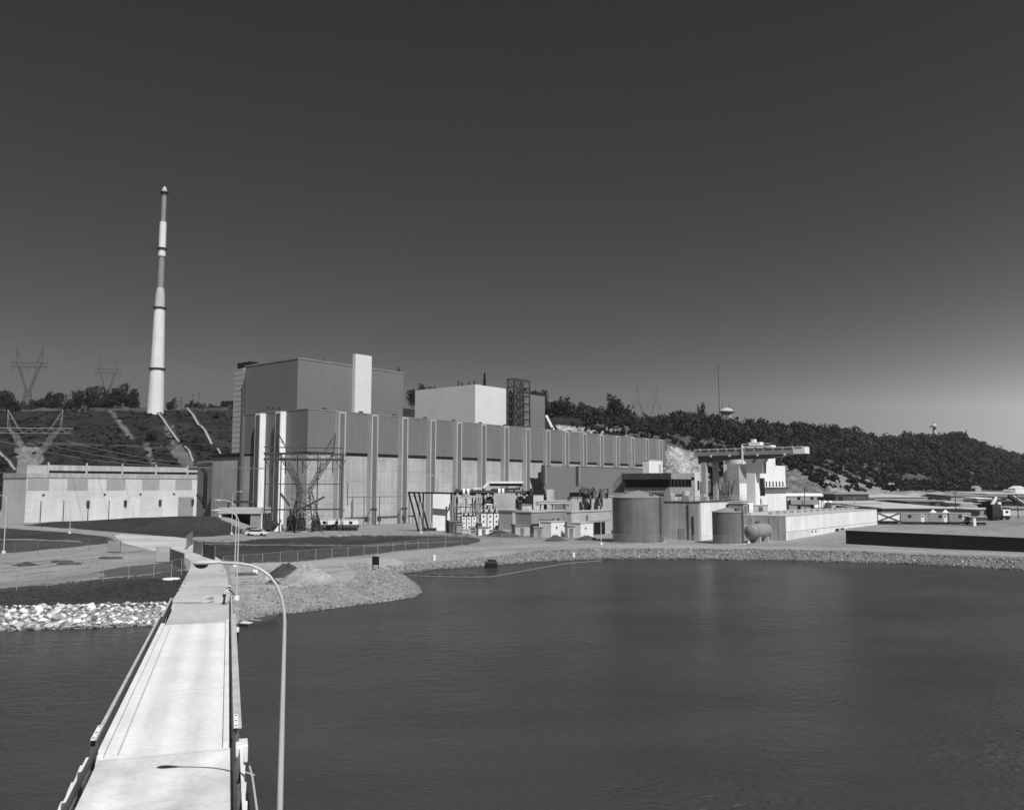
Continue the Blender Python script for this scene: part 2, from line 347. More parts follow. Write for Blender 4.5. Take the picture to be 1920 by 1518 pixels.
# left of the bridge
cover([(-900,1110),(0,1103),(150,1090),(260,1080),(345,1066),(365,1060),(352,1090),(328,1125),(312,1136),(150,1140),(-900,1150)], GRASS, .42, 70, 110)
cover([(170,1075),(230,1062),(345,1052),(350,1066),(260,1078),(190,1084)], .07, .3, 85, 130)
cover([(-900,1088),(0,1092),(100,1084),(190,1073),(200,1080),(100,1097),(-900,1110)], .2, .3, 85, 130)
cover([(-900,985),(-5,990),(60,993),(140,999),(200,1006),(216,1012),(212,1018),(140,1026),(0,1038),(-900,1060)], GRASS, .38, 120, 240)
cover([(-300,1008),(60,1010),(150,1014),(150,1016),(60,1012.6),(-300,1010.5)], .22, .2, 120, 240)
cover([(-900,978),(0,981),(140,990),(215,997),(260,1001),(258,1005),(205,1006),(140,999),(60,993),(-5,990),(-900,986)], .27, .15, 150, 260)
cover([(40,984),(110,975),(180,969),(390,958),(420,975),(450,990),(476,996),(415,1005),(340,1008),(260,1001),(140,991)], .040, .38, 180, 260)
cover([(-900,1040),(0,1047),(120,1041),(235,1022),(300,1034),(290,1043),(170,1068),(0,1090),(-900,1090)], .27, .25, 90, 180)
# right of the bridge
cover([(360,1014),(430,1016),(500,1009),(640,1004),(760,1002),(880,1006),(905,1011),(890,1019),(780,1030),(680,1040),(560,1052),(470,1056),(420,1050),(372,1034)], GRASS, .42, 100, 210)
cover([(380,1018),(560,1021),(700,1021),(860,1014),(860,1015.5),(700,1023),(560,1023),(380,1020)], .16, .2, 100, 200)
cover([(430,1057),(560,1053),(700,1042),(760,1050),(745,1062),(690,1086),(560,1100),(440,1115)], .34, .16, 80, 130)
cover([(432,1110),(560,1098),(690,1084),(745,1062),(800,1072),(810,1112),(640,1140),(440,1172)], .27, .35, 60, 120)
cover([(745,1062),(900,1050),(1000,1030),(1400,1032),(1920,1042),(2600,1060),(2600,1120),(1920,1072),(1300,1052),(1000,1058),(757,1080)], .19, .4, 110, 170)
cover([(700,1040),(860,1026),(1000,1019),(1300,1022),(1600,1027),(1920,1038),(2600,1052),(2600,1066),(1920,1043),(1600,1031),(1300,1027),(1000,1025),(860,1034),(720,1050)], .30, .12, 110, 220)
cover([(640,1004),(760,1000),(1000,1004),(1200,1012),(1200,1016),(1000,1012),(880,1006),(760,1004)], .20, .2, 150, 230)
# bluff: cut rock faces and bare cuts
cover([(1045,796),(1080,800),(1160,806),(1180,822),(1060,824)], .30, .8, 395, 450)
cover([(1246,850),(1252,836),(1275,840),(1300,850),(1318,866),(1330,900),(1246,905)], .27, .95, 380, 440)
cover([(1340,870),(1420,862),(1480,870),(1540,892),(1580,908),(1600,925),(1480,925),(1340,925)], .13, .7, 360, 480)
cover([(1540,885),(1600,893),(1660,902),(1720,912),(1740,925),(1560,925)], .22, .7, 380, 600)
cover([(1475,928),(1600,924),(1800,921),(1960,921),(1960,990),(1640,985),(1475,950)], .23, .4, 200, 900)
cover([(28,838),(75,838),(82,862),(70,880),(35,880)], .15, .5, 290, 420)
for k, (poly) in enumerate([[(204,770),(214,770),(252,822),(240,822)], [(266,828),(280,828),(291,872),(282,872)], [(312,838),(340,832),(368,876),(345,878)], [(305,800),(325,796),(335,830),(322,834)]]):
    cover(poly, .11, .6, 290, 480)
cover([(-200,766),(430,764),(430,769),(-200,771)], .07, .5, 440, 520)
cover([(-200,824),(0,826),(330,836),(330,840),(0,831),(-200,829)], .06, .4, 360, 420)
for a, b, c, d in ((0,1066,180,1046),(0,1072,230,1044),(20,1080,170,1062),(60,1052,300,1030),(0,1056,120,1050)): cover([(a,b),(c,d),(c,d+1.1),(a,b+1.8)], .17, .3, 90, 180)
for a, b, c, d in ((430,1074,640,1060),(445,1085,560,1078),(440,1096,520,1092),(600,1075,700,1062)): cover([(a,b),(c,d),(c,d+1.2),(a,b+1.8)], .22, .3, 80, 130)
for a, b, c, d in ((470,1003,900,1002),(640,1001,1080,1008)): cover([(a,b),(c,d),(c,d+.7),(a,b+.9)], .15, .3, 150, 230)
a1 = gme.attributes.new('cover', 'FLOAT', 'POINT'); a1.data.foreach_set('value', cov.astype(np.float32).ravel())
a2 = gme.attributes.new('mottle', 'FLOAT', 'POINT'); a2.data.foreach_set('value', mot.astype(np.float32).ravel())
def groundmat():
    m = bpy.data.materials.new('ground'); m.use_nodes = True
    n = m.node_tree.nodes; l = m.node_tree.links; b = n['Principled BSDF']
    b.inputs['Roughness'].default_value = .95; b.inputs['Specular IOR Level'].default_value = .1
    A = n.new('ShaderNodeAttribute'); A.attribute_name = 'cover'; Q = n.new('ShaderNodeAttribute'); Q.attribute_name = 'mottle'
    tc = n.new('ShaderNodeTexCoord')
    def noise(s, d):
        t = n.new('ShaderNodeTexNoise'); t.inputs['Scale'].default_value = s; t.inputs['Detail'].default_value = d; t.inputs['Roughness'].default_value = .65
        l.new(tc.outputs['Object'], t.inputs['Vector']); return t.outputs['Fac']
    def mth(op, a, c):
        q = n.new('ShaderNodeMath'); q.operation = op
        for i, x in enumerate((a, c)):
            if isinstance(x, (int, float)): q.inputs[i].default_value = x
            else: l.new(x, q.inputs[i])
        return q.outputs[0]
    s = mth('ADD', mth('MULTIPLY', noise(.11, 8), 1.), mth('MULTIPLY', noise(1.1, 6), 1.))
    s = mth('MULTIPLY', mth('SUBTRACT', s, 1.), 4.)
    f = mth('MAXIMUM', mth('ADD', mth('MULTIPLY', s, Q.outputs['Fac']), 1.), .25)
    v = mth('MULTIPLY', A.outputs['Fac'], f)
    cb = n.new('ShaderNodeCombineColor')
    for i in range(3): l.new(v, cb.inputs[i])
    l.new(cb.outputs[0], b.inputs['Base Color'])
    bp = n.new('ShaderNodeBump'); bp.inputs['Strength'].default_value = .6; bp.inputs['Distance'].default_value = .25
    l.new(noise(2.2, 6), bp.inputs['Height']); l.new(bp.outputs[0], b.inputs['Normal']); return m
gme.materials.append(groundmat())
GROUND = bpy.data.objects.new('ground', gme); COL.objects.link(GROUND); GROUND['kind'] = 'structure'
# river
def watermat():
    m = bpy.data.materials.new('river_water'); m.use_nodes = True
    n = m.node_tree.nodes; l = m.node_tree.links; b = n['Principled BSDF']
    b.inputs['Roughness'].default_value = .24; b.inputs['IOR'].default_value = 1.33; b.inputs['Specular IOR Level'].default_value = .34
    tc = n.new('ShaderNodeTexCoord')
    def noise(s, d, sc, rot):
        mp = n.new('ShaderNodeMapping'); mp.inputs['Scale'].default_value = sc; mp.inputs['Rotation'].default_value = (0, 0, rot)
        l.new(tc.outputs['Object'], mp.inputs['Vector'])
        t = n.new('ShaderNodeTexNoise'); t.inputs['Scale'].default_value = s; t.inputs['Detail'].default_value = d; t.inputs['Distortion'].default_value = .4
        l.new(mp.outputs[0], t.inputs['Vector']); return t.outputs['Fac']
    big = noise(.045, 6, (1, 2.0, 1), .3)
    mr = n.new('ShaderNodeMapRange'); mr.inputs['From Min'].default_value = .3; mr.inputs['From Max'].default_value = .7
    mr.inputs['To Min'].default_value = .036; mr.inputs['To Max'].default_value = .055; l.new(big, mr.inputs['Value'])
    cb = n.new('ShaderNodeCombineColor')
    for i in range(3): l.new(mr.outputs[0], cb.inputs[i])
    l.new(cb.outputs[0], b.inputs['Base Color'])
    a = noise(2.3, 5, (1, 1.4, 1), .45); c = noise(.55, 2, (1, 1.8, 1), -.3)
    ad = n.new('ShaderNodeMath'); ad.operation = 'MULTIPLY_ADD'; l.new(c, ad.inputs[0]); ad.inputs[1].default_value = 1.1; l.new(a, ad.inputs[2])
    wk = noise(.05, 3, (1, 1.6, 1), 0)
    ws = n.new('ShaderNodeMapRange'); ws.inputs['From Min'].default_value = .35; ws.inputs['From Max'].default_value = .65
    ws.inputs['To Min'].default_value = .3; ws.inputs['To Max'].default_value = 1.; l.new(wk, ws.inputs['Value'])
    bp = n.new('ShaderNodeBump'); bp.inputs['Distance'].default_value = .32; l.new(ws.outputs[0], bp.inputs['Strength'])
    l.new(ad.outputs[0], bp.inputs['Height']); l.new(bp.outputs[0], b.inputs['Normal']); return m
M['water'] = watermat()
wm = MB(); wm.add([(-3000,-600,WATER),(3500,-600,WATER),(3500,400,WATER),(-3000,400,WATER)], [(0,1,2,3)])
wo = wm.build('river_water', 'water'); wo['kind'] = 'structure'
bm_ = MB(); bm_.add([(-3000,-600,-5.2),(3500,-600,-5.2),(3500,70,-5.2),(-3000,70,-5.2)], [(0,1,2,3)])
bo = bm_.build('river_bed', 'soil'); bo['kind'] = 'structure'
def sheet(name, poly, mat, dz=.03, step=2.):
    P = [G(a, b, 0) for a, b in poly]; pts = [Vector((p.x, p.y)) for p in P]
    x0 = min(p.x for p in pts); x1 = max(p.x for p in pts); y0 = min(p.y for p in pts); y1 = max(p.y for p in pts)
    gx, gy = np.meshgrid(np.arange(x0, x1, step), np.arange(y0, y1, step)); k = inside_np(gx, gy, [(p.x, p.y) for p in pts])
    allp = pts + [Vector((a, b)) for a, b in zip(gx[k], gy[k])]
    n = len(pts); r = delaunay_2d_cdt(allp, [], [list(range(n))], 1, 1e-4)
    xy = np.array([(v.x, v.y) for v in r[0]]); z = height_np(xy[:,0], xy[:,1]) + dz
    mb = MB(); mb.add([(a, b, c) for (a, b), c in zip(xy, z)], [tuple(f) for f in r[2]])
    o = mb.build(name, mat, smooth=True); o['kind'] = 'structure'; return o
# ------------------------------------------------------------------ bridge
BO = G(439, 1400, 0); BR = atan(.337)
BRX = Vector((cos(BR), sin(BR), 0)); BRY = Vector((-sin(BR), cos(BR), 0))
br = thing('access_bridge', 'single lane concrete bridge crossing the water towards the plant', 'bridge', BO, BR)
B(-5.05,-.22,.02,34.9,-.45,0).build('deck', 'deck', br)
nd = MB(); nd.box(-5.22,-.10,-32,-.002,-.5,-.006); nd.build('near_deck', 'deck_worn', br)['label'] = 'stained nearer length of deck'
ap = B(-5.0,-.12,34.92,47,-.5,.045).build('approach_slab', 'road', br); ap['label'] = 'gravel covered far end of the deck'
for a, b in ((-5.35,-5.05), (-.46,-.20)): B(a,b,.02,34.9,-.3,.2 if b > -1 else .16).build('kerb', 'kerb', br, bevel=.03)
dr = MB(); dr.box(-4.60,-4.51,.4,34.5,.001,.005); dr.build('drain_line', 'concrete_pale', br)
gd = MB()
for x in (-4.9,-2.6,-.5): gd.box(x-.2,x+.2,-32,46.5,-1.25,-.5)
gd.build('girders', 'steel_dark', br)
for y in (-14, 10, 34): B(-5.2,0,y-.35,y+.35,-4,-.9).build('pier', 'concrete_smooth', br)
def guard(x0, y0, y1, side, h, wtop, single=False):
    """heavy beam guard rail; side is -1 for the left of the deck and +1 for the right"""
    r = MB()
    for z in ((.42,) if single else (.17, .44)):      # corrugated steel beams
        pr_ = [(0,z-.155),(.05,z-.155),(.09,z-.08),(.03,z),(.09,z+.08),(.05,z+.155),(0,z+.155),(-.03,z+.155),(-.03,z-.155)]
        r.prism([(x0 - side * a, b) for a, b in pr_], y0, y1, 'xz')
    g = r.build('guard_rail', 'rail_dark', br)
    if wtop: a, b = sorted((x0 - side*.03, x0 + side*wtop)); B(a, b, y0, y1, h-.08, h).build('top_beam', 'rail_top', g, bevel=.02)
    n = int((y1 - y0) / 3.1)
    for k in range(n + 1):
        y = y0 + .15 + k * (y1 - y0 - .3) / n
        a, b = sorted((x0 + side * .035, x0 + side * .19)); B(a, b, y-.08, y+.08, -.4, h-.085).build('rail_post', 'timber', br)
guard(-5.42, 0.6, 34.9, -1, .68, .13); guard(-.03, 0.6, 34.9, 1, .66, .33)
guard(-5.34, -32, .3, -1, .56, 0, True); guard(.0, -32, .3, 1, .56, 0, True)
guard(-5.25, 35.3, 46.8, -1, .70, .10); guard(-.02, 35.3, 46.8, 1, .70, .12)
for sx, x0 in ((-1,-5.56),(1,.21)):           # concrete edge beam with offset blocks
    e = MB(); e.box(*sorted((x0, x0+sx*.12)), -32, .1, -.5, .12)
    for k in range(15): y = -.9 - k * 2.0; e.prism([(x0+sx*.121, y), (x0+sx*.121, y-1.5), (x0+sx*.15, y-1.1), (x0+sx*.19, y)], -.42, .115)
    e.build('edge_beam', 'kerb', br)
B(.05,.55,-.6,.5,-.5,.2).build('end_block', 'kerb', br, bevel=.04)
for x, y in ((-5.50,.35), (.06,.35)):
    e = B(x-.09,x+.09,y,y+2.1,.69,.75).build('end_marker', 'white', br)
    for k in range(3): MB().lathe([(.06,.751),(.06,.757)], 10, (x, y+.15+k*.85, 0)).build('reflector_stud', 'black', e)
pp = MB(); pts = [(.62,-1.0,-.55),(.70,-2.2,-.6),(.80,-8,-.62),(.86,-14,-.64),(.86,-31,-.64)]
pp.tube(pts, .045, 8)
for y in (-2,-8,-14): pp.bar((.3,y,-.38),(.8,y,-.6),.04)
pp.build('pipe_run', 'rail_top', br)
lm = thing('fender_light', 'small white capped lamp on a dark bracket outside the right bridge rail', 'light', BO + BRX*.42 + BRY*31.0)
lm.rotation_euler = (0,0,BR)
B(-.2,.12,-.1,.1,-1.0,-.2).build('bracket', 'black', lm); MB().lathe([(.02,.18),(.13,.15),(.16,0),(.14,-.2),(.05,-.24)], 12).build('lamp_cap', 'white', lm, smooth=True)

sheet('access_road', [(308,1140),(432,1140),(431,1112),(425,1074),(412,1050),(390,1036),(362,1024),(350,1016),(352,1012.5),(330,1009),(225,1003),(214,1006),(222,1014),(232,1021),(285,1034),(340,1043),(358,1054),(356,1068),(345,1088),(330,1116)], 'road', .035, 1.)
# ------------------------------------------------------------------ foreground lamp
YL = 28.2
ARC = [(534.5,1165),(533,1142),(528,1117),(519,1096),(506,1079),(490,1067.5),(472,1060),(452,1056.5),(430,1055),(414,1054.5)]
base = at(533, 1200, YL); lampX = base.x
arc = [at(a, b, YL) for a, b in ARC]; dx = lampX - arc[0].x; arc = [Vector((p.x + dx, YL, p.z)) for p in arc]
fl = thing('street_lamp', 'tall pale steel lamp rising close up beside the bridge, curved arm over the deck', 'street lamp', (lampX, YL, -1.0), 0, 'street lamps')
o = Vector((lampX, YL, -1.0))
MB().tube([Vector((0,0,0)), Vector((0,0,4)), arc[0]-o], [.108,.085,.058], 20).build('pole', 'galv', fl, smooth=True)
MB().tube([p - o for p in arc], [.056]+[.047]*7+[.044,.044], 16).build('arm', 'galv', fl, smooth=True)
hx0 = at(416,1054,YL); hx1 = at(361,1056,YL); Lh = hx0.x - hx1.x
hd = MB(); ring = []
prof = [(0,.052,.052,0),(.10,.06,.06,0),(.28,.12,.075,-.005),(.5,.18,.095,-.015),(.72,.21,.10,-.02),(.9,.17,.075,-.03),(1.,.03,.02,-.03)]
vs = []; fs = []; n = 16
for t, wy, wz, dz in prof:
    for k in range(n):
        a = 2*pi*k/n; zz = sin(a); vs.append((hx0.x - Lh*t - o.x, cos(a)*wy, hx0.z - o.z + dz + zz*wz*(1.1 if zz > 0 else .65)))
for i in range(len(prof)-1):
    for k in range(n): fs.append((i*n+k, i*n+(k+1)%n, (i+1)*n+(k+1)%n, (i+1)*n+k))
fs.append(tuple(range((len(prof)-1)*n, len(prof)*n)))
hd.add(vs, fs); hd.build('lamp_head', 'galv', fl, smooth=True, angle=70)
gl = MB(); vs = []; fs = []
for j in range(5):
    b = j / 4 * pi / 2
    for k in range(n):
        a = 2*pi*k/n; vs.append((hx0.x - Lh*.70 - o.x + cos(a)*.24*cos(b), sin(a)*.14*cos(b), hx0.z - o.z - .055 - .15*sin(b)))
for j in range(4):
    for k in range(n): fs.append((j*n+k, j*n+(k+1)%n, (j+1)*n+(k+1)%n, (j+1)*n+k))
gl.add(vs, fs); gl.build('lens', 'charcoal', fl, smooth=True)
head = Vector((hx0.x - Lh*.55, YL, hx0.z)); shadow = G(352, 1427, -.04)
SAZ, SEL = radians(29.2), radians(50.5)       # bearing right of straight behind the camera, height
SUN = Vector((sin(SAZ)*cos(SEL), -cos(SAZ)*cos(SEL), sin(SEL)))

# ------------------------------------------------------------------ other street lamps
def lamp(px, py, Y, reach_, h, label, rz=0.):
    p = ground_at(px, Y)
    t = thing('street_lamp', label, 'street lamp', p, rz, 'street lamps')
    MB().lathe([(.3,-.2),(.3,.35),(.22,.36)], 12).build('base', 'white', t)
    r = abs(reach_); s = 1 if reach_ > 0 else -1
    MB().tube([(0,0,.3),(0,0,h*.5),(0,0,h-r*.75)], [.085,.07,.055], 8).build('pole', 'galv', t, smooth=True)
    MB().tube([(s*r*(1-cos(a)), 0, h-r*.75+r*.75*sin(a)) for a in np.linspace(0, pi/2, 7)] + [(s*(r+.4),0,h)], .05, 8).build('arm', 'galv', t, smooth=True)
    MB().lathe([(.03,-.42),(.09,-.2),(.13,.1),(.1,.33),(.03,.42)], 10, (s*(r+.75),0,h), 'x').build('lamp_head', 'galv', t, smooth=True)
lamp(450, 1112, 87, -1.7, 9.0, 'slim street lamp on the spit just right of the bridge end, nearest of three')
lamp(445, 1062, 116, -1.9, 9.0, 'slim street lamp in the grass right of the approach road, middle of three')
lamp(437, 1002, 192, 1.0, 9.6, 'slim street lamp by the yard entrance, farthest of three, arm to the right')
lamp(14, 1037, 139, -.9, 9.4, 'slim street lamp at the far left edge beside the chain link fence')
lamp(135, 1001, 194, -1.2, 7.6, 'short street lamp in front of the pale pump house with shuttered openings')
lamp(1126, 1018, 162, -1.0, 5.4, 'pale lamp post standing just left of the big round tank')
lamp(1401, 1017, 165, -.5, 3.4, 'short pale lamp post between the small tank and the horizontal tank')
lamp(790, 1006, 184, 1.5, 12.5, 'slim lamp standing before the tall dark sloping trestle')

# ------------------------------------------------------------------ plant: turbine hall
tb = thing('turbine_hall', 'very long grey sided hall with pale concrete base and a row of tall pilasters', 'building', P0, ANG)
L = reach(P0, D, 1246.5, 30); ZS, ZT = 20.2, 31.4
B(0,L,0,45,-.5,ZS-.6).build('base_wall', 'concrete', tb)
B(.05,L-.05,.05,44.9,ZS-.6,ZS).build('joint_strip', 'dark', tb)
B(-.12,L,-.12,31,ZS,ZT).build('upper_wall', 'siding', tb)
B(-.2,L+.08,-.2,31.08,ZT,ZT+.28).build('roof', 'roof', tb)
rl = B(-.1,L,31,45,ZS,ZS+.5).build('wing_roof', 'roof_dark', tb)
B(-.35,-.13,31.2,45,ZS-.5,ZS+.25).build('eaves', 'black', tb)
NP = 16; pil = []
s0 = reach(P0, D, 632); s1 = reach(P0, D, 1233, 25)
for k in range(NP):
    s = s0 + (s1 - s0) * k / (NP - 1); pil.append(s)
    p = B(s-1.25,s+1.25,-1.75,-.12,-.4,ZT-.1).build('pilaster', 'pilaster_white', tb)
    B(s-.80,s+.80,-1.78,-1.75,-.3,ZT-.5).build('pilaster_panel', 'panel', p)
for a, b in zip([-.2]+pil, pil+[L]):
    if b - a < 4: continue
    a2, b2 = (a+1.3, b-1.3) if a > 0 else (a+4.0, b-1.3)
    if a > 0: B(a2, b2, -.22, -.12, ZS-.55, ZS+.12).build('louvre', 'black', tb)
for px in (491.5, 529.5):
    t = reach(P0, W, px, 15)
    p = B(-1.9,-.12,t-1.2,t+1.2,-.4,ZT-.15).build('pilaster', 'white_wall', tb)
    B(-1.93,-1.9,t-.9,t+.95,-.3,ZT-.6).build('pilaster_panel', 'siding_dark', p)
t = reach(P0, W, 458, 26); B(-1.0,-.12,t-.4,t+.4,0,ZT-.2).build('downpipe', 'siding_dark', tb)
for k in range(3):   # string courses on the base
    pass
rv = MB()
for s in np.linspace(6, L-8, 15): rv.box(s-.5,s+.5,.4,1.2,ZT+.28,ZT+.8)
rv.build('roof_vents', 'charcoal', tb)
dk = MB()
for s, z in ((s0+3.5,12),(s0+5,7),(s0+14,10)): dk.box(s,s+.12,-.32,-.12,z-6,z)
dk.build('wall_pipes', 'steel_mid', tb)
# lean-to behind the short end
lt = thing('end_annex', 'plain grey siding annex with sloping eaves behind the pale pump house', 'building', PL(6,45.2), ANG)
B(0,20,0,18,-.5,18.2).build('wall', 'siding', lt); MB().prism([(-.3,18.2),(20,18.2),(20,20.5),(-.3,19)], -.1, 18.2, 'xz').build('roof', 'roof', lt)
dct = thing('roof_duct', 'black angled duct elbow on the wall beside the pale pump house', 'duct', PL(-1.2,46.5), ANG)
MB().tube([(0,0,4.5),(0,0,14.0),(0,.2,15.3),(-.2,1.6,16.2)], .55, 10).build('pipe', 'black', dct, smooth=True)
MB().tube([(0,3.8,8.6),(0,1.8,7.4),(0,.3,6.0)], .6, 8).build('branch', 'dark', dct)

# reactor blocks
def reactor(s, t, front, depth, label, white=False):
    r = thing('reactor_building', label, 'building', PL(s, t), ANG)
    return r
sA = reach(PL(0,50), D, 558.5, 50)
ra = reactor(sA, 50, 48.5, 46, 'tall dull grey reactor block with one white vertical stair shaft on its front')
B(0,48.5,0,30.5,-.5,53.7).build('wall', 'siding', ra); B(-.15,48.65,-.15,30.65,53.7,54.2).build('roof', 'roof', ra)
x0 = reach(PL(sA,50), D, 660, 45); x1 = reach(PL(sA,50), D, 690.5, 45)
B(x0,x1,-1.6,-.05,25,58.2).build('stair_shaft', 'cladding', ra)
rt = MB(); rt.box(47.0,47.7,1.,1.7,54.2,56.2); rt.box(12,12.4,2,2.4,54.2,55.2); rt.build('roof_fan', 'charcoal', ra)
for k in range(3): B(-.12,-.02,9+k*3.4,10.0+k*3.4,37.6+k*.3,37.9+k*.3).build('wall_vent', 'charcoal', ra)
vt = thing('vent_shaft', 'narrow banded vent shaft with dark ribbed top at the back corner of the reactor block', 'shaft', at(463.5, 850, 300), ANG)
zt = at(463,688,300).z - vt.location.z; wv = reach(vt.location, W, 437, 40)
B(0,4,0,wv,-25,zt).build('wall', 'cladding_grey', vt)
for k in range(3): B(.3,3.7,.5+k*(wv-1)/3,.5+(k+.68)*(wv-1)/3,zt,zt+2.2).build('louvre', 'black', vt)
B(-.12,-.01,.05,2.6,-25,zt+1).build('dark_reveal', 'black', vt); B(-.35,-.01,2.65,3.3,-25,zt).build('edge_strip', 'white_wall', vt)
ld = MB(); ld.box(-.7,-.6,.3,.45,-25,zt); ld.box(-.7,-.6,1.9,2.05,-25,zt)
for k in range(17): z = zt - 1 - k*2.3; ld.box(-.75,-.14,.3,2.05,z-1.1,z)
ld.build('ladder_cage', 'grey_pale', vt)
sB = reach(PL(0,50), D, 891, 50)
rb = reactor(sB, 50, 48.5, 46, 'tall reactor block clad in white horizontal siding with one grey end')
xa = reach(PL(sB,50), D, 949, 45); xb = reach(PL(sB,50), D, 1022, 45); wb = reach(PL(sB,50), W, 778, 45)
B(0,xa,0,.4,-.5,53.6).build('front_wall', 'cladding', rb); B(.0,.4,.42,wb,-.5,53.6).build('side_wall', 'cladding', rb)
B(xa+.02,xb,.05,.4,-.5,52.6).build('grey_wall', 'siding', rb); B(xb-.4,xb,.42,wb,-.5,52.6).build('far_wall', 'siding', rb)
B(.42,xb-.42,.42,wb,-.5,52.5).build('roof', 'roof_dark', rb)
for y, z, sz, m in ((wb-6,32.8,1.6,'black'),(wb*.5,34.0,1.9,'black'),(5,34.3,1.0,'white')): B(-.08,0,y-sz/2,y+sz/2,z,z+sz).build('wall_opening', m, rb)
B(6.5,7.7,-.1,0,34.6,35.5).build('wall_opening', 'white', rb)
rf = MB()
for a, b, h in ((.6,8,1.6),(.5,10.,2.2),(.6,4,1.4),(3,3,2.),(.5,24,1.2),(.6,28,.9)): rf.box(a,a+.6,b,b+.6,52.5,53.6+h)
rf.build('roof_fan', 'charcoal', rb)
ht = thing('hoist_tower', 'dark open lattice hoist tower standing against the white clad reactor block', 'tower', PL(sB,50) + D*xa, ANG)
hw = reach(ht.location, D, 978, 45); hzp = zat(713, ht.location.y + 4)
m = MB(); m2 = MB(); x0, x1 = .3, hw-.1; y0, y1 = -4.6, -.6
for x in (x0, (x0+x1)*.42, x1):
    for y in (y0, y1): m.bar((x,y,24),(x,y,hzp),.5)
zs = np.linspace(30, hzp, 9)
for i, z in enumerate(zs):
    for y in (y0, y1): m2.bar((x0,y,z),(x1,y,z),.42)
    for x in (x0, (x0+x1)*.42, x1): m2.bar((x,y0,z),(x,y1,z),.35)
    if i < 8:
        for y in (y0, y1):
            m2.bar((x0,y,z),((x0+x1)*.42,y,zs[i+1]),.3); m2.bar(((x0+x1)*.42,y,z),(x1,y,zs[i+1]),.26); m2.bar((x0,y,zs[i+1]),((x0+x1)*.42,y,z),.3)
m.build('legs', 'steel_dark', ht); m2.build('bracing', 'steel_dark', ht)
pc = thing('penstock_chute', 'short pale inclined chute on the slope behind the white clad reactor block', 'chute', at(1033,800,425))
pc.rotation_euler = (0,0,.2)
B(-1.0,1.0,-.8,.8,-9,-.2).build('support', 'dark', pc); MB().bar((-2.6,0,5.8),(1.6,0,-2.5),1.6,1.2).build('trough', 'white_wall', pc)

# ------------------------------------------------------------------ pale pump house at left
C = Vector((G(45.5,980,.3).x, G(45.5,980,.3).y, 0)); zr = zat(886, C.y, 46)
ph = thing('pump_house', 'pale concrete pump house with five shuttered openings left of the plant', 'building', C, ANG)
Lp = reach(C, D, 388, 14)
B(0,Lp,0,17.5,-.5,zr-1.5).build('wall', 'concrete_pale', ph); B(-.18,Lp+.18,-.18,17.6,zr-1.5,zr).build('parapet', 'concrete_smooth', ph, bevel=.05)
for a, b in ((52,92.5),(127,165),(200,235),(267,299),(329,360)):
    xa_, xb_ = reach(C, D, a, 13), reach(C, D, b, 13)
    B(xa_,xb_,-.06,.1,zr-5.2,zr-1.55).build('shutter', 'shutter', ph)
pz = zat(873, C.y+18, 120)
xa_, xb_ = reach(C + W*7, D, 90, 16), reach(C + W*7, D, 351, 16)
B(xa_-6,xa_,7.2,15,zr,pz).build('stair_head', 'grey_pale', ph)
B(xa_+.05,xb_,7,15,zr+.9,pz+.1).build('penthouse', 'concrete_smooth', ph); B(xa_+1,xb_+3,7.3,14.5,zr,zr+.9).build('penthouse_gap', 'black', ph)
pf = MB()
for x in np.linspace(xa_, xb_, 5): pf.box(x-.25,x+.25,6.7,6.98,zr,pz+.9)
pf.box(xb_+.2,xb_+4.5,7.5,12,zr+.92,zr+1.8); pf.build('roof_post', 'grey_pale', ph)
for a in (164,234,299,360):
    x = reach(C, D, a, 6); B(x-.3,x+.5,-.5,-.02,4.8,6.6).build('wall_fan', 'dark', ph)
for a, b, m in ((80,117,'panel_pale'),(170,230,'panel_pale'),(241,262,'panel_pale'),(305,333,'panel_pale'),(334,362,'grey'),(366,394,'panel_pale')):
    xa_, xb_ = reach(C, D, a, 4), reach(C, D, b, 4); B(xa_,xb_,-.05,.2,-.2,7.4).build('wall_panel', m, ph)
for a in (76,119,165,204): x = reach(C, D, a, 4); B(x-.12,x+.12,-.12,-.01,.5,6.6).build('downpipe', 'charcoal', ph)
for a in (81,196,263,326): x = reach(C, D, a, 8); B(x-.3,x+.3,-.2,-.01,8.3,8.8).build('wall_lamp', 'dark', ph)
# gate house canopy
C2 = at(489, 980, 214); gz = zat(963, 214, 489)
ga = thing('gate_canopy', 'flat pale canopy over a dark open entrance in front of the turbine hall', 'canopy', (C2.x, C2.y, 0), radians(-4))
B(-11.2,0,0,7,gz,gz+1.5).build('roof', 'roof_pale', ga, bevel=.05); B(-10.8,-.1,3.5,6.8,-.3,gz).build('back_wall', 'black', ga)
B(-2.9,-.1,.4,.8,-.3,gz).build('side_wall', 'grey', ga); B(-.1,.15,.3,.7,-.3,gz).build('post', 'white', ga); B(-11.0,-10.5,.2,6.8,-.3,gz).build('end_wall', 'white_wall', ga)
MB().tube([(-9.8,3,gz+1.5),(-9.8,3,gz+2.6),(-9.0,3,gz+3.0),(-4.6,3,gz+3.0),(-2.6,3,gz+2.2),(-2.6,3,gz+1.5)], .28, 8).build('roof_pipe', 'dark', ga)

